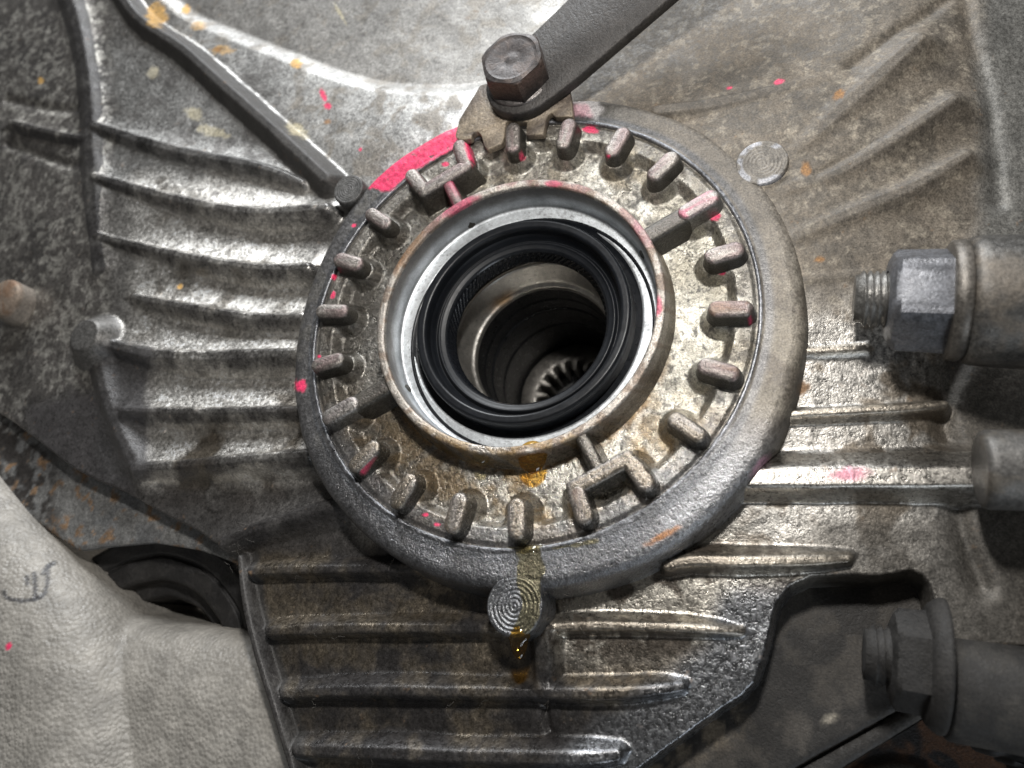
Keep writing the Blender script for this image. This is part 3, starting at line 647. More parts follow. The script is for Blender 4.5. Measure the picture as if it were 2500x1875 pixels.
# bracket shaped lugs: a bar joins two lugs, a short rib joins the bar to the hub
for i in (9, 20):
    a = ang[i] - PI / NL; ca, sa = math.cos(a), math.sin(a)
    def bar(o, h):
        L_ = 45.9 * math.sin(PI / NL) + 1.6 + o; w = 1.9 + o; r = 45.0; pts = []
        for sx, sy in ((1, -1), (1, 1), (-1, 1), (-1, -1)): pts.append((r + sx * w, sy * L_))
        P = round_poly(pts, 1.6, 4); return np.c_[P[:, 0] * ca - P[:, 1] * sa, P[:, 0] * sa + P[:, 1] * ca, np.full(len(P), h)]
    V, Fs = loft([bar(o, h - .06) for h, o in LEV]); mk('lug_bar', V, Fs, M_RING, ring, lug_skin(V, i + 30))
    V, Fs = loft([stadium(a, 33.9, 45.5, 1.55, o, h - .55, 8) for h, o in LEV]); s = lug_skin(V, i + 40)
    if i == 20: s.mix(sst(2.6, 3.4, s.h) * sst(.35, .6, s.fb(2.2, 9, 3)) * .85, (.42, .06, .12), .1, .45)
    mk('radial_rib', V, Fs, M_RING, ring, s)
# hub rim and the machined bore inside it
def rimfn(r, h, T): return r + .0 * T, h + .05 * np.sin(7 * T) * (h > 3.5)
V, Fq_ = lathe(dense([(33.3, 3.2), (33.38, 4.05), (33.6, 4.33), (34.1, 4.42), (35.0, 4.42), (35.35, 4.25), (35.5, 3.8), (35.8, 1.0), (36.2, -1.2), (37.0, -3.4)], .35), 540, (0, 0), rimfn)
s = Skin(V[:, 0], V[:, 1], V[:, 2], (.34, .31, .275), .65, .40, .1)
s.mix(sst(.5, .62, s.fb(3, 1, 3)) * .75, (.17, .12, .085), .4, .45); s.mix(sst(2, 0, s.h) * .6, (.14, .12, .085), .5, .4)
s.mix(sst(3.9, 4.2, s.h) * sst(600, 430, s.v) * sst(.42, .6, s.fb(4, 3, 2)) * .7, (.20, .095, .085), .25, .45)
s.mix(s.blob(880, 520, 26, 60, 30, .5, .6, 2) * .8, (.16, .075, .02), .15, .45)
s.mix(s.blob(1410, 470, 40, 50, 0, .5, .5, 3) * .75, (.30, .11, .14), .2, .45); s.mix(s.blob(990, 440, 40, 20, -25, .5, .5, 4) * .8, (.42, .05, .11), .1, .45)
s.mix(s.blob(1195, 397, 18, 7, 0) * .8, (.5, .07, .13), .1, .45); s.mix(s.blob(1421, 662, 8, 22, 0) * .8, (.5, .08, .14), .1, .45)
s.mix(sst(850, 950, s.v), None, None, .3, .6); s.mix(sst(880, 960, s.v) * sst(.4, .6, s.fb(3, 5, 2)) * .6, (.22, .13, .03), .2, .35, .7)
mk('hub_rim', V, Fq_, M_RING, ring, s)
V, Fq_ = lathe(dense([(29.0, -4.6), (29.3, -4.3), (32.2, -4.15), (32.7, -3.9), (32.95, -3.3), (33.1, -1.5), (33.3, 3.3)], .3), 480)
s = Skin(V[:, 0], V[:, 1], V[:, 2], (.50, .52, .54), .85, .36)
hh = s.h; tn = fbm(np.arctan2(s.y, s.x) * 12, s.h, 1.2, 3, 4)
s.mix(sst(-2.2, 1.5, hh + 1.6 * (tn - .5)) * .85, (.14, .125, .11), .6, .42)
s.mix(sst(-3.6, -4.1, hh) * .6, (.60, .63, .65), .6, .5); s.mix(sst(-3.6, -4.1, hh) * sst(.66, .74, s.fb(.6, 7, 3)) * .6, (.16, .16, .16), .4, .5)
mk('bore', V, Fq_, M_MACH, ring, s)

# ================================================================== OIL SEAL
seal = thing('oil_seal', 'black rubber shaft seal pressed into the bright metal bore', 'oil seal', (0, -25, -8))
BLK = dict(col=(.006, .007, .009), metal=0., rough=.36, coat=.0)
V, Fq_ = lathe(dense([(25.4, -5.6), (28.2, -5.2), (29.6, -4.6), (30.5, -4.0), (30.9, -4.05), (31.05, -4.4), (31.1, -5.2)], .3), 300, (1.0, -1.75))
mk('seal_case', V, Fq_, M_RUB, seal, None, **dict(BLK, rough=.3))
V, Fq_ = lathe(dense([(24.2, -3.0), (24.35, -1.2), (24.6, -.6), (25.0, -.35), (26.3, -.3), (26.7, -.5), (26.95, -1.0), (27.1, -2.4), (27.2, -6.1)], .3), 300)
s = Skin(V[:, 0], V[:, 1], V[:, 2], **BLK); pass
mk('seal_face', V, Fq_, M_RUB, seal, s)
V, Fq_ = lathe(dense([(20.55, -5.1), (20.9, -4.75), (21.4, -4.6), (21.9, -4.4), (22.25, -4.1), (22.6, -4.2), (22.9, -4.7), (23.2, -5.0), (23.6, -4.4), (23.9, -3.6), (24.25, -2.9)], .22), 300)
mk('dust_lip', V, Fq_, M_RUB, seal, None, **dict(BLK, rough=.42))
def serr(r, h, T):
    k = sst(-5.7, -6.1, h) * sst(-9.3, -8.9, h)
    return r - .16 * k * np.clip(np.sin(T * 84 + h * 3.6) * 2.2, -.6, 1), h
V, Fq_ = lathe(dense([(21.6, -10.5), (20.2, -9.9), (19.5, -9.4), (19.6, -8.8), (20.15, -6.4), (20.35, -5.8), (20.25, -5.5), (20.55, -5.1)], .16), 1500, (0, 0), serr)
mk('sealing_lip', V, Fq_, M_RUB, seal, None, **dict(BLK, rough=.28, coat=.3))
V, Fq_ = lathe(dense([(21.6, -10.5), (24, -11.), (29.2, -10.5), (29.25, -5.4)], .8), 120)
mk('seal_body', V, Fq_, M_RUB, seal, None, **BLK)

# ================================================================== DIFFERENTIAL HUB inside
dif = thing('differential_hub', 'hollow steel shaft with splined gear deep inside the seal', 'drive hub', (0, -20, -40))
V, Fq_ = lathe(dense([(19.0, -24.2), (19.2, -23.2), (20.2, -22.6), (20.5, -22.2), (23.0, -17.2), (23.3, -16.9), (23.9, -17.1), (24.4, -18.), (29.5, -19), (31, -30)], .4), 300)
s = Skin(V[:, 0], V[:, 1], V[:, 2], (.60, .575, .53), .9, .33, .2); s.mix(sst(23.9, 24.6, np.hypot(s.x, s.y)), (.012, .012, .012), .1, .5); s.mix(s.blob(1085, 650, 30, 12, -35, .8, .3) * .8, (.32, .17, .05), .7, .35)
mk('bearing_race', V, Fq_, M_MACH, dif, s)
def borefn(r, h, T): return r + .012 * np.sin(h * 1.1), h
V, Fq_ = lathe(dense([(17.6, -66), (18.0, -60), (18.1, -46), (18.35, -45.6), (18.4, -36), (18.75, -35.6), (18.8, -30.4), (19.0, -30), (19.0, -24.2)], .5), 240, (0, 0), borefn)
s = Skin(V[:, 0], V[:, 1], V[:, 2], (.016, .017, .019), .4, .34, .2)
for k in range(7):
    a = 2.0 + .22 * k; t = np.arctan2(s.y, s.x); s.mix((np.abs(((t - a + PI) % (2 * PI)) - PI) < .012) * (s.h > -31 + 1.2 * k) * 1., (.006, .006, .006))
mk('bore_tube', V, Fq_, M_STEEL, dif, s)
# thrust face with an internal spline
NS = 18; nth = NS * 12; t = np.arange(nth) * 2 * PI / nth
ph = (t * NS / (2 * PI)) % 1
tooth = np.clip(1.9 - 3.6 * np.abs(ph - .5) * 2 * .9, 0, 1)            # 1 at tip
rin = 12.4 - 3.3 * sst(0, 1, tooth)
loops = [np.c_[r * np.cos(t), r * np.sin(t), np.full(nth, h)] for r, h in ((17.75, -62.2), (17.3, -60.8), (13.4, -60.6))]
loops += [np.c_[rin * np.cos(t), rin * np.sin(t), np.full(nth, -60.6)], np.c_[(rin - .2) * np.cos(t), (rin - .2) * np.sin(t), np.full(nth, -61.0)], np.c_[(rin - .2) * np.cos(t), (rin - .2) * np.sin(t), np.full(nth, -76.)]]
V = np.concatenate(loops); Fq_ = gridfaces(len(loops), nth, True)
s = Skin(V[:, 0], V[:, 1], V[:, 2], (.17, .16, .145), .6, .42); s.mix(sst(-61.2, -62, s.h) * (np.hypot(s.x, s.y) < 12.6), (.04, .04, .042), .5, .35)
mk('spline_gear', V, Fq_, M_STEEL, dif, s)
V, Fq_ = lathe([(.05, -70), (8, -70), (14, -70.5), (18, -71)], 60)
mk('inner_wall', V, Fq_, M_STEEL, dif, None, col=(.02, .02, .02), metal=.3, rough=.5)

# ================================================================== LOCK PLATE, ARM, BOLT
lock = thing('lock_plate', 'tan stained toothed lock tab under the dark strap, catching the ring lugs', 'lock plate', (*at(1110, 260, 2.4), 1))
lp_px = [(1037, 184), (1012, 225), (992, 258), (983, 292), (990, 302), (1017, 300), (1021, 288), (1031, 283), (1039, 290), (1046, 316), (1052, 323), (1084, 310), (1089, 296), (1093, 262), (1138, 262), (1136, 292), (1174, 290), (1179, 262), (1184, 246), (1192, 243), (1198, 252), (1238, 252), (1234, 215), (1228, 180), (1150, 150)]
P = round_poly([at(a, b, 2.6) for a, b in lp_px], .5, 3)
def lockskin(s): s.mix(sst(.45, .6, s.fb(2.5, 3, 3)), (.10, .078, .062), .2, .5)
plate_mesh('tab_plate', P, [(.7, .05), (2.2, .05), (2.5, -.05), (2.6, -.2)], M_DUST, lock, skin_fn=lockskin, col=(.26, .215, .16), metal=.3, rough=.5)

arm = thing('steel_strap', 'dark grey flat steel strap held under the hex bolt, running off the top edge', 'steel arm', (*at(1125, 175, 5), 3))
def armtilt(x, y):
    c = np.array(at(1125, 172, 6)); d = np.array(at(1500, -120, 6)) - c; l = np.linalg.norm(d); t = ((x - c[0]) * d[0] + (y - c[1]) * d[1]) / l
    return .14 * np.maximum(0, t - 8)
c = np.array(at(1127, 176, 6)); r_ = 9.9; d = np.array(at(1290, 150, 6)) - np.array(at(1480, 8, 6)); d = -d / np.linalg.norm(d); nrm = np.array([-d[1], d[0]])
pts = []
for k in range(25):
    t = PI / 2 + PI * k / 24; pts.append(c + r_ * (math.cos(t) * d + math.sin(t) * nrm))
for q in np.linspace(4, 75, 12): pts.append(c + d * q - nrm * (r_ + .03 * q))
for q in np.linspace(75, 4, 12): pts.append(c + d * q + nrm * (r_ + .05 * q))
def armskin(s): s.mix(sst(.45, .7, s.fb(3, 3, 4)) * .5, (.07, .062, .053), .1, .62)
plate_mesh('strap_plate', np.array(pts), [(2.7, -.2), (3.0, 0), (5.4, 0), (5.8, -.1), (6.0, -.4)], M_DUST, arm, armtilt, armskin, col=(.042, .038, .035), metal=.3, rough=.55)
# low raised bead along the upper side of the arm
V = []
bolt = thing('hex_bolt', 'dark hex bolt with worn round chamfer, clamping the flat steel strap', 'bolt', (*at(1122, 168, 6), 6))
def hexring(c, R, h, rot, rnd=0., n=12):
    pts = []
    for k in range(6):
        a1 = rot + k * PI / 3; a2 = a1 + PI / 3
        for j in range(n):
            t = j / n; p = np.array([math.cos(a1), math.sin(a1)]) * (1 - t) + np.array([math.cos(a2), math.sin(a2)]) * t
            p = p * R; l = np.linalg.norm(p); l2 = min(l, R * (1 - rnd)); pts.append(c + p / l * l2)
    P = np.array(pts); return np.c_[P, np.full(len(P), h)]
bc = np.array(at(1122, 168, 6.5)); ROT = math.radians(40)
circ = lambda R, h: hexring(bc, R / math.cos(PI / 6), h, ROT, 1 - math.cos(PI / 6))
V, Fs = loft([circ(8.7, 5.95), circ(8.75, 6.3), circ(8.5, 6.6), circ(8.2, 6.8), circ(4, 7.1)])
mk('washer', V, Fs, M_STEEL, bolt, None, col=(.11, .10, .095), metal=.6, rough=.4)
Rh = 8.7
outs = [hexring(bc, Rh, 6.9, ROT), hexring(bc, Rh, 12.9, ROT, .0), hexring(bc, Rh, 13.5, ROT, .035), hexring(bc, Rh, 13.95, ROT, .09), circ(7.15, 14.15), circ(6.8, 14.28), circ(6.4, 14.1), circ(5.8, 14.05), circ(3.2, 14.05), circ(2.6, 13.8), circ(1.6, 13.8), circ(.9, 14.0)]
V, Fs = loft(outs); s = Skin(V[:, 0], V[:, 1], V[:, 2], (.035, .032, .031), .5, .42)
s.mix(sst(12.4, 13.6, s.h), (.055, .049, .048), .4, .5); s.mix((np.abs(s.h - 12.9) < .8) * 1., (.14, .105, .09), .7, .38); s.mix(sst(.45, .7, s.fb(2, 3, 3)) * .3, (.16, .12, .10), .4, .5)
o = mk('hex_head', V, Fs, M_STEEL, bolt, s)
def sharp(o, deg=35):
    me = o.data; me.set_sharp_from_angle(angle=math.radians(deg))
sharp(o, 28)

# ================================================================== STUD + NUT on the right, mount sleeve, pins
def hex_axis(p0, d, prof, rot, mat, name, parent, **kw):
    d = np.array(d, float); d /= np.linalg.norm(d); upv = np.array((0, 0, 1.)); a = np.cross(upv, d); a /= np.linalg.norm(a); b = np.cross(d, a)
    rings = []
    for s_, R, rnd in prof:
        P = hexring(np.zeros(2), R, 0, rot, rnd)[:, :2]; rings.append(np.array(p0) + d * s_ + P[:, :1] * a + P[:, 1:] * b)
    V, Fs = loft(rings); s = Skin(V[:, 0], V[:, 1], V[:, 2], **kw); s.mix(sst(.5, .65, s.fb(2.5, 3, 3)) * .5, tuple(c * .7 + .01 for c in kw['col']), .3, .5)
    o = mk(name, V, Fs, mat, parent, s); sharp(o, 30); return o
def solid_axis(p0, d, prof, mat, name, parent, n=64, fn=None, **kw):
    V, Fq_ = axis_lathe(p0, d, prof, n); s = Skin(V[:, 0], V[:, 1], V[:, 2], **kw)
    if fn: fn(s)
    return mk(name, V, Fq_, mat, parent, s)
def threaded(p0, d, r, s0, s1, pitch, mat, name, parent, **kw):
    pr = [(s0 + .0, .05), (s0, r * .55), (s0 + .05, r * .86)]
    sS = s0 + .5
    while sS < s1:
        pr += [(sS, r * .86), (sS + pitch * .4, r), (sS + pitch * .6, r)]; sS += pitch
    V, Fq_ = axis_lathe(p0, d, pr, 72); t = np.arange(72) * 2 * PI / 72        # helix; its seam faces the casing
    sh = (pitch * (((t + PI / 2) % (2 * PI)) / (2 * PI)))[None, :] * (np.arange(len(pr)) > 2)[:, None]
    V = V + sh.reshape(-1, 1) * np.array(d) / np.linalg.norm(d)
    s = Skin(V[:, 0], V[:, 1], V[:, 2], **kw); s.mix(sst(.45, .7, s.fb(1.5, 3, 3)) * .6, tuple(c * .5 for c in kw['col']), .2, .6)
    return mk(name, V, Fq_, mat, parent, s)
HS = 6.0
sx, sy = at(1985, 648, HS); dirr = np.array([*(np.array(at(2200, 652, HS)) - np.array(at(1900, 646, HS))), 0.]); dirr /= np.linalg.norm(dirr)
p0 = np.array([sx, sy, HS]) - dirr * 12.0
stud = thing('stud_nut', 'hex nut on a threaded stud end jutting left from the grey sleeve', 'stud and nut', tuple(p0 + dirr * 6))
threaded(p0, dirr, 5.7, 0, 7.0, 1.25, M_STEEL, 'threaded_stud', stud, col=(.16, .155, .145), metal=.7, rough=.38)
hex_axis(p0, dirr, [(6.0, 6.6, .13), (6.05, 8.6, .13), (6.9, 10.3, .09), (7.8, 10.8, .02), (16.8, 10.8, .0), (17.3, 10.6, .06), (17.4, 7, .1)], math.radians(68), M_STEEL, 'hex_nut', stud, col=(.15, .155, .17), metal=.7, rough=.44)
solid_axis(p0, dirr, [(16.7, 5), (16.7, 11.2), (17.1, 11.8), (19.2, 12.0), (19.8, 11.6), (20., 8)], M_STEEL, 'washer', stud, col=(.11, .10, .088), metal=.5, rough=.45)
sleeve = thing('mount_sleeve', 'dull grey round sleeve behind the nut at the right edge', 'sleeve', tuple(p0 + dirr * 30))
def slv(s): s.mix(sst(.42, .7, s.fb(5, 3, 4)) * .7, (.12, .10, .078), .15, .62)
pr = dense([(19.7, 8), (19.8, 11.4), (20.3, 12.2), (21.5, 12.6), (25, 12.8), (60, 13.4), (75, 13.6)], 1.2)
solid_axis(p0, dirr, pr, M_STEEL, 'sleeve_body', sleeve, 120, slv, col=(.095, .092, .087), metal=.6, rough=.42)
pinp = np.array([*at(2116, 1014, 3.), 3.]); pd_ = np.array([*(np.array(at(2330, 1016, 3)) - np.array(at(2116, 1014, 3))), 0.])
pin = thing('steel_pin', 'plain round steel pin end below the nut, cut by the right edge', 'pin', tuple(pinp))
solid_axis(pinp, pd_, dense([(0.2, .05), (0, 6.4), (.4, 7.1), (1.2, 7.4), (40, 7.6)], .8), M_STEEL, 'pin_body', pin, 72, lambda s: s.mix(sst(.5, .62, s.fb(4, 6, 3)) * .6, (.11, .095, .075), .2, .6), col=(.10, .096, .09), metal=.3, rough=.5)
# rusty bolt head on the far left
lb = np.array(at(4, 642, -4.5)); lbolt = thing('rusty_bolt', 'round rust brown bolt head on the left edge of the casing', 'bolt', (*lb, -10))
V, Fs = loft([np.c_[lb[0] + R * np.cos(np.arange(48) * 2 * PI / 48), lb[1] + R * np.sin(np.arange(48) * 2 * PI / 48), np.full(48, h)] for R, h in ((6.9, -13), (6.7, -7.), (6.6, -5.6), (6.3, -4.9), (5.6, -4.5), (2, -4.5))])
s = Skin(V[:, 0], V[:, 1], V[:, 2], (.20, .125, .08), .2, .6); s.mix(sst(.5, .62, s.fb(2, 3, 3)) * .7, (.24, .20, .16), .3, .6); s.mix(sst(-5.2, -6.4, s.h), (.24, .21, .18), .3, .55)
mk('bolt_head', V, Fs, M_DUST, lbolt, s)

# ================================================================== LOWER RIGHT: support plate, its stud, rusty disc
sup = thing('support_plate', 'dusty dark grey support plate behind the casing at lower right', 'support plate', (*at(1800, 1450, -30), -34))
def solid_plate(name, poly, h, thick, mat, parent, skin_fn=None, rnd=2., tilt=None, **kw):
    P = ccw(round_poly([at(a, b, h) for a, b in poly], rnd, 4)); lo, hi = P.min(0), P.max(0); st = .8
    xs = np.arange(lo[0], hi[0] + st, st); ys = np.arange(lo[1], hi[1] + st, st); A_, B_ = np.meshgrid(xs, ys); d_ = poly_sdf(A_, B_, P)
    # pull the grid's border onto the outline
    gy_, gx_ = np.gradient(d_, st); outm = (d_ < 0) & (d_ > -1.6 * st); A2 = np.where(outm, A_ - gx_ * d_, A_); B2 = np.where(outm, B_ - gy_ * d_, B_)
    d2 = np.where(outm, 0, d_); hh_ = h - .8 * np.clip(1 - d2 / 1.2, 0, 1) ** 2 + .25 * (fbm(A2, B2, 6, 5, 3) - .5)
    if tilt is not None: hh_ = hh_ + tilt(A2, B2)
    kp = (d_ > -1.5 * st); Ft = gridfaces(*A_.shape); Ft = Ft[kp.ravel()[Ft].all(1) & (d_.ravel()[Ft].max(1) > 0)]
    ids, inv = np.unique(Ft, return_inverse=True); Vt = np.stack([A2, B2, hh_], -1).reshape(-1, 3)[ids]
    side = np.concatenate([np.c_[P, np.full(len(P), h - .5) + (tilt(P[:, 0], P[:, 1]) if tilt else 0)], np.c_[P, np.full(len(P), h - thick) + (tilt(P[:, 0], P[:, 1]) if tilt else 0)]])
    nV = len(Vt); n = len(P); Fs_ = gridfaces(2, n, True)[:, [0, 3, 2, 1]] + nV
    V = np.concatenate([Vt, side]); Fa = np.concatenate([inv.reshape(-1, 4), Fs_])
    s = Skin(V[:, 0], V[:, 1], V[:, 2], **kw)
    if skin_fn: skin_fn(s)
    return mk(name, V, Fa, mat, parent, s)
def dusty(s):
    s.mix(sst(.5, .62, s.fb(7, 3, 4)) * .5, (.09, .08, .068), .1, .7); s.mix(s.blob(1430, 1600, 170, 70, -35, .6, .5, 3, 5.) * sst(.4, .6, s.fb(2, 8, 3)), (.20, .165, .12), .2, .6)
    s.mix(s.blob(1793, 1552, 18, 9, -30) * .9, (.30, .27, .22))
pt0 = at(1700, 1400, -30)
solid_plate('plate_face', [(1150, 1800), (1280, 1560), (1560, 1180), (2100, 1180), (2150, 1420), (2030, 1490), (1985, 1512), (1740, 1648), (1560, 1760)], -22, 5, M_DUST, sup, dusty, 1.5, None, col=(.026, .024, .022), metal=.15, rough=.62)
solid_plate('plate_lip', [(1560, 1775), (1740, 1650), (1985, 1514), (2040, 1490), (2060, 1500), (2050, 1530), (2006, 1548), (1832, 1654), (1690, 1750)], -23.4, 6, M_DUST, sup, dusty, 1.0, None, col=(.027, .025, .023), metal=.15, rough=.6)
HS2 = -11.
q0 = np.array([*at(1866, 1412, HS2), HS2]); dq = np.array([*(np.array(at(2050, 1440, HS2)) - q0[:2]), 0.]); dq /= np.linalg.norm(dq)
stud2 = thing('dirty_stud_nut', 'dirt caked nut on a stud over the support plate', 'stud and nut', tuple(q0 + dq * 6))
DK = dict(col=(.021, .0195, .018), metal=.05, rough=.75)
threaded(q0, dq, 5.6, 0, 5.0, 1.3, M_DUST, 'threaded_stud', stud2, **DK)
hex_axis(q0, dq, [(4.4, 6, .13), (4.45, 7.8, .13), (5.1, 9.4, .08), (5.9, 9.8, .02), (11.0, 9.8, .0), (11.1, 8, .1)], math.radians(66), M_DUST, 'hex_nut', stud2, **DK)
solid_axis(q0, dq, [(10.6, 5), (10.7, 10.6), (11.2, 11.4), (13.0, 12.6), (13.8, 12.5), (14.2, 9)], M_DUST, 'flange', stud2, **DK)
shaft = thing('dusty_shaft', 'thick dusty shaft behind the dirt caked nut at lower right', 'shaft', tuple(q0 + dq * 24 + np.array([0, -5, 0])))
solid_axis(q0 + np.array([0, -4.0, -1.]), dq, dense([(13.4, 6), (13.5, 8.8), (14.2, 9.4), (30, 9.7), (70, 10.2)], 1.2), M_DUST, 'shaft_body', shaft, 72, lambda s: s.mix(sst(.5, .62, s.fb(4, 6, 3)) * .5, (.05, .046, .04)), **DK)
rub = thing('rubber_stop', 'black rubber block under the shaft at the lower right corner', 'rubber stop', (*at(2180, 1590, -24), -30))
P = round_poly([at(a, b, -22) for a, b in [(2095, 1575), (2300, 1560), (2330, 1700), (2215, 1690), (2212, 1655), (2185, 1655), (2178, 1630), (2150, 1636), (2130, 1625), (2118, 1600)]], 1.0, 3)
plate_mesh('rubber_block', P, [(-34, .3), (-23.5, .2), (-22.6, -.1), (-22, -.8)], M_RUB, rub, col=(.012, .012, .012), metal=0, rough=.6)
disc = thing('rusty_disc', 'rust eaten round disc far behind in the lower right corner', 'disc', (*at(1985, 1740, -70), -74))
dc = at(1960, 1800, -70)
V, Fq_ = lathe(dense([(.05, -70), (14, -70), (15.5, -71.5), (17.5, -72.), (27, -71), (29, -69.5), (31.5, -69), (32.5, -70), (33, -76)], .5), 160, dc)
s = Skin(V[:, 0], V[:, 1], V[:, 2], (.20, .205, .20), .4, .5); rd = np.hypot(s.x - dc[0], s.y - dc[1])
s.mix(sst(14.5, 16, rd), (.09, .045, .024), .1, .7); s.mix(sst(14.5, 16, rd) * sst(.46, .58, s.fb(7, 3, 3)), (.012, .010, .01), .1, .6); s.mix(sst(28, 29.5, rd), (.015, .014, .013), .2, .5)
mk('disc_face', V, Fq_, M_DUST, disc, s)

# ================================================================== LOWER LEFT: chassis arm, plate, bush
knu = thing('chassis_arm', 'grey painted rough chassis arm filling the lower left corner', 'chassis arm', (*at(150, 1500, -25), -50))
cs = [at(a, b, -22) for a, b in ((-200, 900), (760, 1200), (760, 1850), (-200, 1850))]
st = .5; xs = np.arange(min(c[0] for c in cs), max(c[0] for c in cs), st); ys = np.arange(min(c[1] for c in cs), max(c[1] for c in cs), st)
A_, B_ = np.meshgrid(xs, ys)
b1 = np.array([at(a, b, -18) for a, b in smooth_line([(-300, 640), (-100, 872), (-12, 992), (44, 1064), (112, 1146), (184, 1240), (232, 1310), (275, 1410), (305, 1560), (318, 1700), (325, 2000)], 4)] + [at(-900, 2000, -18), at(-900, 640, -18)])
b2 = np.array([at(a, b, -24) for a, b in smooth_line([(-420, 1330), (60, 1315), (160, 1308), (245, 1318), (350, 1340), (520, 1356), (760, 1390)], 4)] + [at(760, 2050, -24), at(-420, 2050, -24)])
def dome(d, lo, hi, w): return np.where(d > 0, lo + (hi - lo) * np.sqrt(np.clip(1 - (1 - np.clip(d / w, 0, 1)) ** 2, 0, 1)), lo + 7 * d)
h1 = dome(poly_sdf(A_, B_, b1), -23, -4, 24); h2 = dome(poly_sdf(A_, B_, b2), -28, -15, 20)
hk = smax(h1, h2, 3.0) + .5 * (fbm(A_, B_, 9, 4, 3) - .5)
rough_ = fbm(A_ * 1.0 + .4 * B_, B_ * .8, 1.25, 14, 3); hk = hk + .07 * (sst(.42, .62, rough_) - .5) * sst(.25, .6, fbm(A_, B_, 14, 19, 2) + .15)
Uk, Vk = px(A_, B_, hk)
# trim to the outline seen past the plate
kp = hk > -60
Ft = gridfaces(*A_.shape); Ft = Ft[kp.ravel()[Ft].all(1)]
s = Skin(A_, B_, hk, (.29, .272, .243), .03, .5)
s.mix(sst(.5, .65, s.fb(9, 3, 4)) * .5, (.22, .206, .184), .03, .6); s.mix(sst(.6, .72, s.fb(3, 5, 3)) * .3, (.28, .265, .24), .03, .5)
pink_spots(s)
mark = [[(8, 1277), (14, 1290), (38, 1297), (68, 1296), (92, 1286), (102, 1262), (104, 1225)], [(74, 1240), (76, 1270), (76, 1294)], [(58, 1246), (59, 1262)], [(92, 1238), (104, 1222), (118, 1216)]]
for ln in mark:
    P = smooth_line(ln); dd, _ = seg_dist(s.u, s.v, P, np.zeros((len(P), 1))); s.mix(sst(6.5, 3.0, dd + 2 * (vnoise(s.x, s.y, .8, 3) - .5)) * .85, (.035, .035, .04), 0, .5)
ids, inv = np.unique(Ft, return_inverse=True); sb = Sub(); sb.c = s.c[ids]; sb.m = s.m[ids]; sb.r = s.r[ids]; sb.k = s.k[ids]
mk('arm_body', np.stack([s.x, s.y, s.h], -1)[ids], inv.reshape(-1, 4), M_PAINT, knu, sb)
bp_ = thing('backing_plate', 'weathered grey plate with rust streaks under the casing edge at lower left', 'backing plate', (*at(300, 1120, -26), -30))
def bps(s): s.mix(sst(.5, .62, s.fb(5, 3, 4)) * .6, (.17, .175, .18), .4, .5); s.mix(sst(.62, .7, s.fb(2.6, 5, 3)) * .8, (.24, .13, .05), 0, .8); s.mix(sst(150, 90, s.u) * sst(.42, .55, s.fb(3, 6, 3)), (.05, .045, .042))
solid_plate('plate_face', [(-60, 880), (100, 900), (300, 1020), (560, 1180), (560, 1262), (500, 1215), (430, 1188), (330, 1172), (240, 1180), (170, 1190), (60, 1120), (-60, 1040)], -17, 1.5, M_CAST, bp_, bps, 1.5, None, col=(.22, .218, .21), metal=.35, rough=.5)
bush = thing('rubber_bush', 'round dark rubber bush sunk between the chassis arm and casing', 'bush', (*at(360, 1330, -30), -34))
bcn = at(292, 1482, -26)
V, Fq_ = lathe(dense([(23.5, -52), (24, -33.5), (24.6, -32.2), (27.8, -31.6), (28.3, -31.2), (28.6, -28), (29.4, -27), (34.6, -26.2), (35.0, -26.9), (35.6, -26.9), (36, -26), (41, -25), (42, -26), (42.5, -40)], .6), 200, bcn, lambda r, h, T: (r + 1.3 * (fbm(np.cos(T) * 30, np.sin(T) * 30, 14, 5, 3) - .5), h + 1.0 * (fbm(r * np.cos(T), r * np.sin(T), 5, 6, 3) - .5)))
s = Skin(V[:, 0], V[:, 1], V[:, 2], (.026, .025, .025), .1, .55); s.mix(sst(.45, .7, s.fb(4, 3, 3)) * .5, (.05, .047, .044))
mk('bush_ring', V, Fq_, M_DUST, bush, s)

# ================================================================== OIL and small stuff
oil = thing('oil_drip', 'yellow gear oil running over the lower boss, amber drop hanging below', 'oil drip', (*at(1120, 1330, 0), 0))
def film(name, spots, mat, parent, base, thick, hfun=None):
    xy = [np.array(at(a, b, base)) for a, b, r in spots]; rs = [r / 9.2 for a, b, r in spots]; P = np.array(xy); lo = P.min(0) - 5; hi = P.max(0) + 5; st = .18
    A_, B_ = np.meshgrid(np.arange(lo[0], hi[0], st), np.arange(lo[1], hi[1], st)); d = np.full(A_.shape, -9.)
    for k in range(len(P) - 1):
        dd, (rr_,) = seg_dist(A_, B_, P[k:k + 2], np.array([[rs[k]], [rs[k + 1]]])); d = smax(d, rr_ - dd, .3)
    d = d + 1.5 * (fbm(A_, B_, 4.0, 6, 2) - .5)
    t = thick * np.sqrt(np.clip(d, 0, 1.5) / 1.5) * (1 + .3 * (vnoise(A_, B_, 4, 9) - .5)); hh_ = base + t - .05 + (hfun(A_, B_) if hfun else 0)
    Ft = gridfaces(*A_.shape); Ft = Ft[(d.ravel()[Ft] > -.05).all(1)]; ids, inv = np.unique(Ft, return_inverse=True)
    return mk(name, np.stack([A_, B_, hh_], -1).reshape(-1, 3)[ids], inv.reshape(-1, 4), mat, parent)
film('oil_film', [(1128, 1190, 12), (1150, 1200, 20), (1146, 1230, 26), (1142, 1262, 22), (1150, 1300, 17), (1146, 1330, 20), (1128, 1360, 22), (1118, 1385, 15)], M_OIL, oil, .2, 1.0)
film('oil_pool', [(1085, 1188, 3), (1130, 1186, 7), (1180, 1184, 7), (1240, 1178, 4), (1290, 1168, 2)], M_OIL, oil, -.05, .5)
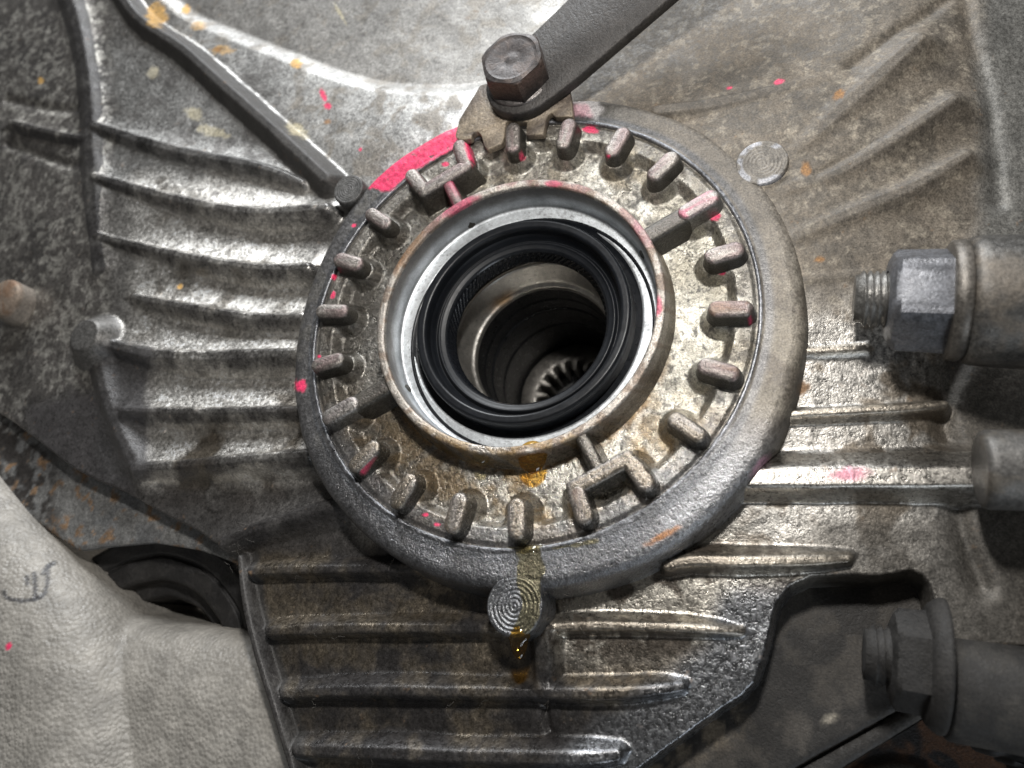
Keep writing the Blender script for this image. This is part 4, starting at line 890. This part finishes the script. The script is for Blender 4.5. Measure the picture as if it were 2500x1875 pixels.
def drop(name, parent, u_, v_, h, rx, ry, rz, mat, tip=.5):
    c = np.array([*at(u_, v_, h), h]); n1, n2 = 28, 20; V = []
    for i in range(n2 + 1):
        th = PI * i / n2
        for j in range(n1):
            p = 2 * PI * j / n1; y = -math.cos(th); r = math.sin(th) * (1 - tip * .5 * (1 - y) * .5 if y < 0 else 1)
            V.append((c[0] + rx * r * math.cos(p), c[1] + ry * y, c[2] + rz * r * math.sin(p)))
    return mk(name, np.array(V), gridfaces(n2 + 1, n1, True), mat, parent)
drop('oil_drop', oil, 1121, 1382, -1.2, 2.5, 4.0, 1.7, M_AMBER, .7)
for k, (u_, v_, r, lab) in enumerate([(1150, 988, 3.6, 'large amber oil drop hanging under the hub rim'), (1040, 986, 2.2, 'small clear oil drop under the hub rim, left of the amber one')]):
    t_ = thing('hanging_drop', lab, 'oil drop', (*at(u_, v_, 1.5), 1.5), 'oil drops hanging under the hub rim')
    drop('drop_body', t_, u_, v_, 1.6, r, r * 1.05, 2.0, M_OIL if k else M_AMBER, .3)
# lint caught on the fins
Vh, Fh = [], []
rf_ = random.Random(11)
def hair(u_, v_, h, L_, bend, r=.022):
    c = np.array([*at(u_, v_, h), h]); a = rf_.uniform(0, 2 * PI); pts = [c]
    for k in range(9):
        a += rf_.gauss(0, bend); pts.append(pts[-1] + np.array([math.cos(a), math.sin(a), rf_.gauss(0, .25) if k else .3]) * L_ / 9)
    P = np.array(pts); b = len(Vh)
    for p in P:
        for q in range(3): Vh.append(p + r * np.array([math.cos(q * 2.1) * .7, math.sin(q * 2.1), math.cos(q * 2.1 + 1)]))
    for k in range(len(P) - 1):
        for q in range(3): Fh.append([b + 3 * k + q, b + 3 * k + (q + 1) % 3, b + 3 * k + 3 + (q + 1) % 3, b + 3 * k + 3 + q])
for k in range(16): hair(rf_.gauss(640, 26), rf_.gauss(1488, 14), -7.2, rf_.uniform(2, 6), .9)
for k in range(10): hair(rf_.uniform(600, 1350), rf_.gauss(1508, 6), -8.2, rf_.uniform(2, 6), .7)
for k in range(7): hair(rf_.uniform(560, 900), rf_.choice((1246, 1375, 1640)), -7.8, rf_.uniform(2, 5), .7)
for k in range(12): hair(rf_.uniform(480, 560), rf_.uniform(1130, 1220), -8.2, rf_.uniform(2, 5), .4)
for u_, v_ in ((548, 800), (1240, 1280), (905, 1255), (1265, 1370), (1735, 1215), (860, 1190)): hair(u_, v_, -5 if v_ < 900 else -3, 5, .12)
lint = mk('lint', np.array(Vh), Fh, M_DUST, None, None, col=(.20, .185, .165), metal=0, rough=.8)
lint['kind'] = 'stuff'; lint['label'] = 'pale lint and hairs caught on the fins below the ring'; lint['category'] = 'lint'

# ================================================================== dim garage behind the gaps
def wall_card(name, pts, mat_kw, thick=4):
    V = np.array([(*at(a, b, h), h) for a, b, h in pts] + [(*at(a, b, h), h - thick) for a, b, h in pts]); n = len(pts)
    Fs = [list(range(n))[::-1], [n + i for i in range(n)]] + [[i, (i + 1) % n, n + (i + 1) % n, n + i] for i in range(n)]
    o = mk(name, V, Fs, M_DUST, None, None, smooth=False, **mat_kw); o['kind'] = 'structure'; return o
wall_card('cream_wall', [(1900, 1400, -80), (2700, 1400, -80), (2700, 2300, -80), (1900, 2300, -80)], dict(col=(.82, .72, .60), metal=0, rough=.8))
wall_card('backdrop', [(-900, -900, -160), (3400, -900, -160), (3400, 2700, -160), (-900, 2700, -160)], dict(col=(.42, .37, .31), metal=0, rough=.8))
